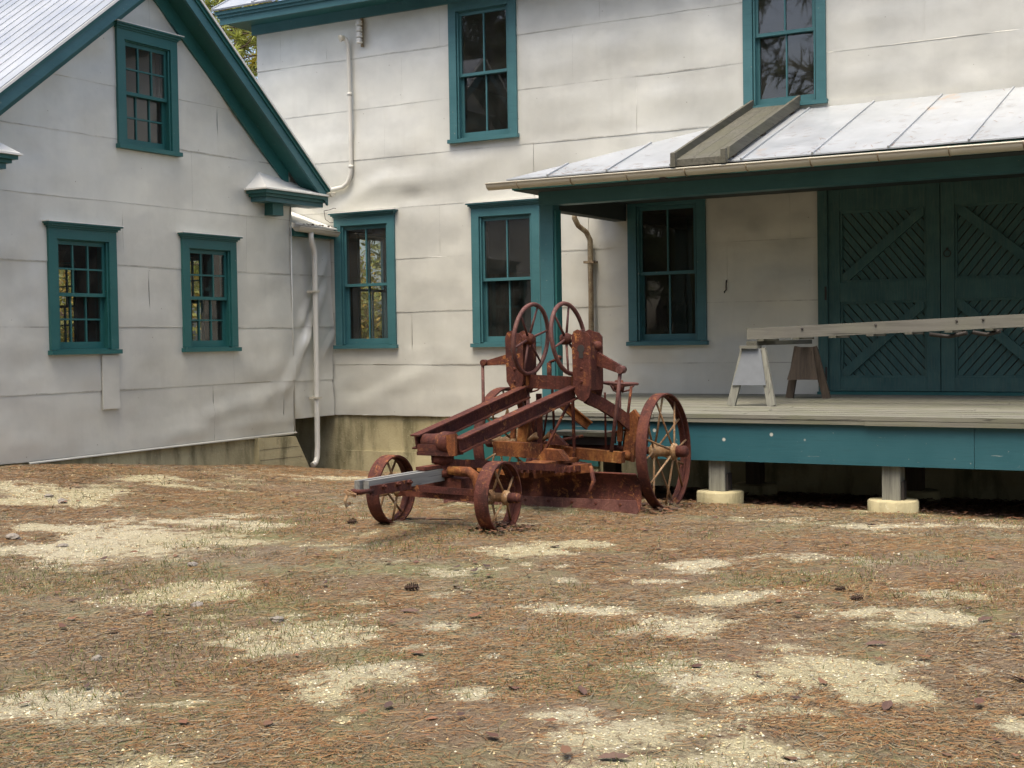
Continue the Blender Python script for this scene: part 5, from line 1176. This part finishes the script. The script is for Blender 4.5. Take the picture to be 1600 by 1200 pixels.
g.tube([(-6.55, -6.9, float(gh(-6.55, -6.9)) + 0.012), (-6.2, -6.82, float(gh(-6.2, -6.82)) + 0.02), (-5.9, -6.66, float(gh(-5.9, -6.66)) + 0.014)], [0.006, 0.010, 0.005], 6)
tag(g.build("stick", M['bark'], None), "dark thin stick on the ground between the front wheels", "stick")

# ================================================================== TREES
def pine_proto(seed, H, crown0, spread, tuftn, hue, big=1.0, dens=1.0):
    rd = np.random.default_rng(seed); g = G()
    lean = rd.normal(0, 0.25, 2)
    tp = [(lean[0] * t * t, lean[1] * t * t, H * t) for t in np.linspace(0, 1, 9)]
    g.tube(tp, list(np.linspace(0.19, 0.03, 9)), 9)
    tufts = []
    nl = int((H - crown0) * 5.2 * dens)
    for i in range(nl):
        t = (i + rd.random()) / nl; z = crown0 + (H - crown0) * t; ln = spread * (1 - t) ** 0.7 * rd.uniform(0.55, 1.1) + 0.35; a = rd.random() * 6.28
        cx, cy = lean * (z / H) ** 2; p0 = np.array((cx, cy, z)); d = np.array((math.cos(a), math.sin(a), rd.uniform(-0.05, 0.45)))
        pts = [p0, p0 + d * ln * 0.5 + (0, 0, -0.05 * ln), p0 + d * ln + (0, 0, 0.06 * ln)]
        g.tube([tuple(p) for p in pts], [0.045 * (1 - t) + 0.012, 0.02, 0.006], 5, caps=False)
        m = max(3, int(ln * 3.4 * dens))
        for q in range(m):
            u = 0.35 + 0.65 * (q + rd.random()) / m; p = pts[0] + d * ln * u; off = rd.normal(0, 0.22 * ln ** 0.5, 3); off[2] *= 0.55; tufts.append((p + off, 0.75 + 0.5 * rd.random()))
            if rd.random() < 0.5: g.tube([tuple(pts[0] + d * ln * u * 0.9), tuple(p + off)], [0.012, 0.005], 4, caps=False)
    T = len(tufts); C = np.repeat(np.array([t_[0] for t_ in tufts]), tuftn, 0); Sc = np.repeat(np.array([t_[1] for t_ in tufts]), tuftn)
    n = len(C); dv = rd.normal(0, 1, (n, 3)); dv[:, 2] += 0.35; dv /= np.linalg.norm(dv, axis=1)[:, None]; sd_ = np.cross(dv, rd.normal(0, 1, (n, 3))); sd_ /= np.linalg.norm(sd_, axis=1)[:, None]
    Ln = rd.uniform(0.16, 0.30, n) * Sc * big; st = C + dv * 0.03; V = np.zeros((n, 3, 3)); wdt = 0.016 * Sc * big
    V[:, 0] = st + sd_ * wdt[:, None]; V[:, 1] = st - sd_ * wdt[:, None]; V[:, 2] = st + dv * Ln[:, None]
    tb = np.repeat(rd.uniform(0.65, 1.35, T), tuftn)[:, None]
    cols = np.array(hue) * tb * rd.uniform(0.8, 1.2, (n, 1)); yl = np.repeat(rd.random(T) < 0.2, tuftn); cols[yl] *= (1.45, 1.1, 0.7)
    fol = np_mesh("crown", V.reshape(-1, 3), np.arange(n * 3).reshape(-1, 3), M['foliage'], np.repeat(cols, 3, 0), link=False)
    tr = bpy.data.objects.new("trunk", bpy.data.meshes.new("trunk")); tr.data.from_pydata(g.v, [], g.f); tr.data.polygons.foreach_set("use_smooth", [True] * len(g.f)); tr.data.materials.append(M['bark'])
    return tr.data, fol.data
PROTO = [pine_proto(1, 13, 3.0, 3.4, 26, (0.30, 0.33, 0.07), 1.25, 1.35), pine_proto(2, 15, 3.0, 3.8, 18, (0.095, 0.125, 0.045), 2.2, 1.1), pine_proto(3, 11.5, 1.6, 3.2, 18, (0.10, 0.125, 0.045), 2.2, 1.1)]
def pine(x, y, k, s, rzz, label, group):
    t = thing("pine_tree", (x, y, -1.5), label, "pine tree", group); t.scale = (s, s, s); t.rotation_euler = (0, 0, rzz)
    for nm, me in (("trunk", PROTO[k][0]), ("crown", PROTO[k][1])):
        o = bpy.data.objects.new(nm, me); COL.objects.link(o); o.parent = t
    return t
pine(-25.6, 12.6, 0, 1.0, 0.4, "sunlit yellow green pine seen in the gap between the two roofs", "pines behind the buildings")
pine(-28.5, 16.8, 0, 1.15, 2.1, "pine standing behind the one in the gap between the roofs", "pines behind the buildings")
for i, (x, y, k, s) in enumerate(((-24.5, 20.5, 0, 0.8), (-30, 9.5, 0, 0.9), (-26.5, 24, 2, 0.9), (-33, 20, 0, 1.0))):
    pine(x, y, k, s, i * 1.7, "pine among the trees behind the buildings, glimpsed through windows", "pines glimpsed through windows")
FOREST = [(-33, -22, 1, 1.0), (-29, -27, 2, 1.1), (-24.5, -25, 1, 0.95), (-21, -30, 1, 1.1), (-18.2, -26.5, 2, 0.72), (-13.6, -31, 1, 0.85), (-9.5, -28, 1, 0.9), (-4, -31, 2, 1.15), (0.5, -28, 1, 1.0), (5, -32, 1, 1.1), (9, -27, 2, 1.1), (-37, -30, 1, 1.2), (-27, -34, 2, 1.2), (-6, -37, 1, 1.25), (4, -38, 2, 1.3),
          (-31, -24, 2, 1.2), (-26.5, -29.5, 1, 1.1), (-22.5, -27, 2, 1.15), (-20, -33, 1, 0.9), (-11.5, -26.5, 2, 1.1), (-7, -30, 1, 1.1), (-2, -29, 2, 1.15), (2.5, -31, 1, 1.15), (7, -28.5, 2, 1.1), (12, -30, 1, 1.2), (-36, -24, 1, 1.15), (-12, -35, 2, 1.35), (0, -35, 1, 1.3), (-22, -36, 1, 1.3)]  # extra pines added out of view to block low sky and darken the porch
for i, (x, y, k, s) in enumerate(FOREST): pine(x, y, k, s * (1.28 if s > 0.95 else 1.0), i * 2.3, "pine in the wood across the yard, seen only in the panes, massed to block low sky", "pines reflected in the windows")  # bigger pines scaled up so the wood hides more low sky
def shrub(x, y, H, R, seed, hue, label):
    rd = np.random.default_rng(seed); t = thing("shrub", (x, y, -1.5), label, "shrub", "yellow green shrubs behind the buildings"); g = G()
    n = 2600; C = rd.normal(0, 1, (n, 3)); C /= np.linalg.norm(C, axis=1)[:, None]; rr = rd.random(n) ** 0.45
    cl = fbm(C[:, 0] * 2 + seed, C[:, 2] * 2 + C[:, 1] * 2, seed, 2); rr = rr * (0.55 + 0.8 * cl)
    P_ = C * rr[:, None] * np.array((R, R, H * 0.5)) + np.array((0, 0, H * 0.52)); dv = rd.normal(0, 1, (n, 3)); dv /= np.linalg.norm(dv, axis=1)[:, None]; s2 = np.cross(dv, rd.normal(0, 1, (n, 3))); s2 /= np.linalg.norm(s2, axis=1)[:, None]
    sz = rd.uniform(0.05, 0.12, n)[:, None]; V = np.stack([P_ - dv * sz, P_ + s2 * sz * 0.5, P_ + dv * sz, P_ - s2 * sz * 0.5], 1)
    cols = np.array(hue) * rd.uniform(0.5, 1.5, (n, 1)) * np.where(rd.random((n, 1)) < 0.3, (1.4, 0.95, 0.6), (1, 1, 1))
    f = np_mesh("foliage", V.reshape(-1, 3), np.arange(n * 4).reshape(-1, 4), M['foliage'], np.repeat(cols, 4, 0)); f.parent = t
    for k in range(9):
        a = rd.random() * 6.28; e = np.array((math.cos(a) * R * 0.6, math.sin(a) * R * 0.6, H * rd.uniform(0.5, 0.95))); g.tube([(x, y, -1.5), (x + e[0] * 0.4, y + e[1] * 0.4, -1.5 + e[2] * 0.55), (x + e[0], y + e[1], -1.5 + e[2])], [0.05, 0.03, 0.01], 5)
    g.build("stems", M['bark'], t); return t
for i, (x, y, H, R) in enumerate(((-21.5, 4.0, 3.4, 1.6), (-20.5, 8.0, 3.8, 1.8), (-23.5, 6.2, 4.6, 2.0), (-23, 11.5, 4.4, 2.0), (-24.5, 15.5, 4.8, 2.2), (-22.2, 14.2, 3.2, 1.6), (-27.5, 10.5, 5.6, 2.4), (-27, 19.5, 5.5, 2.4), (-22, 18.5, 4.2, 2.0))):
    shrub(x, y, H, R, 200 + i, (0.20, 0.20, 0.05), "yellow green shrub behind the buildings, glimpsed through the windows")
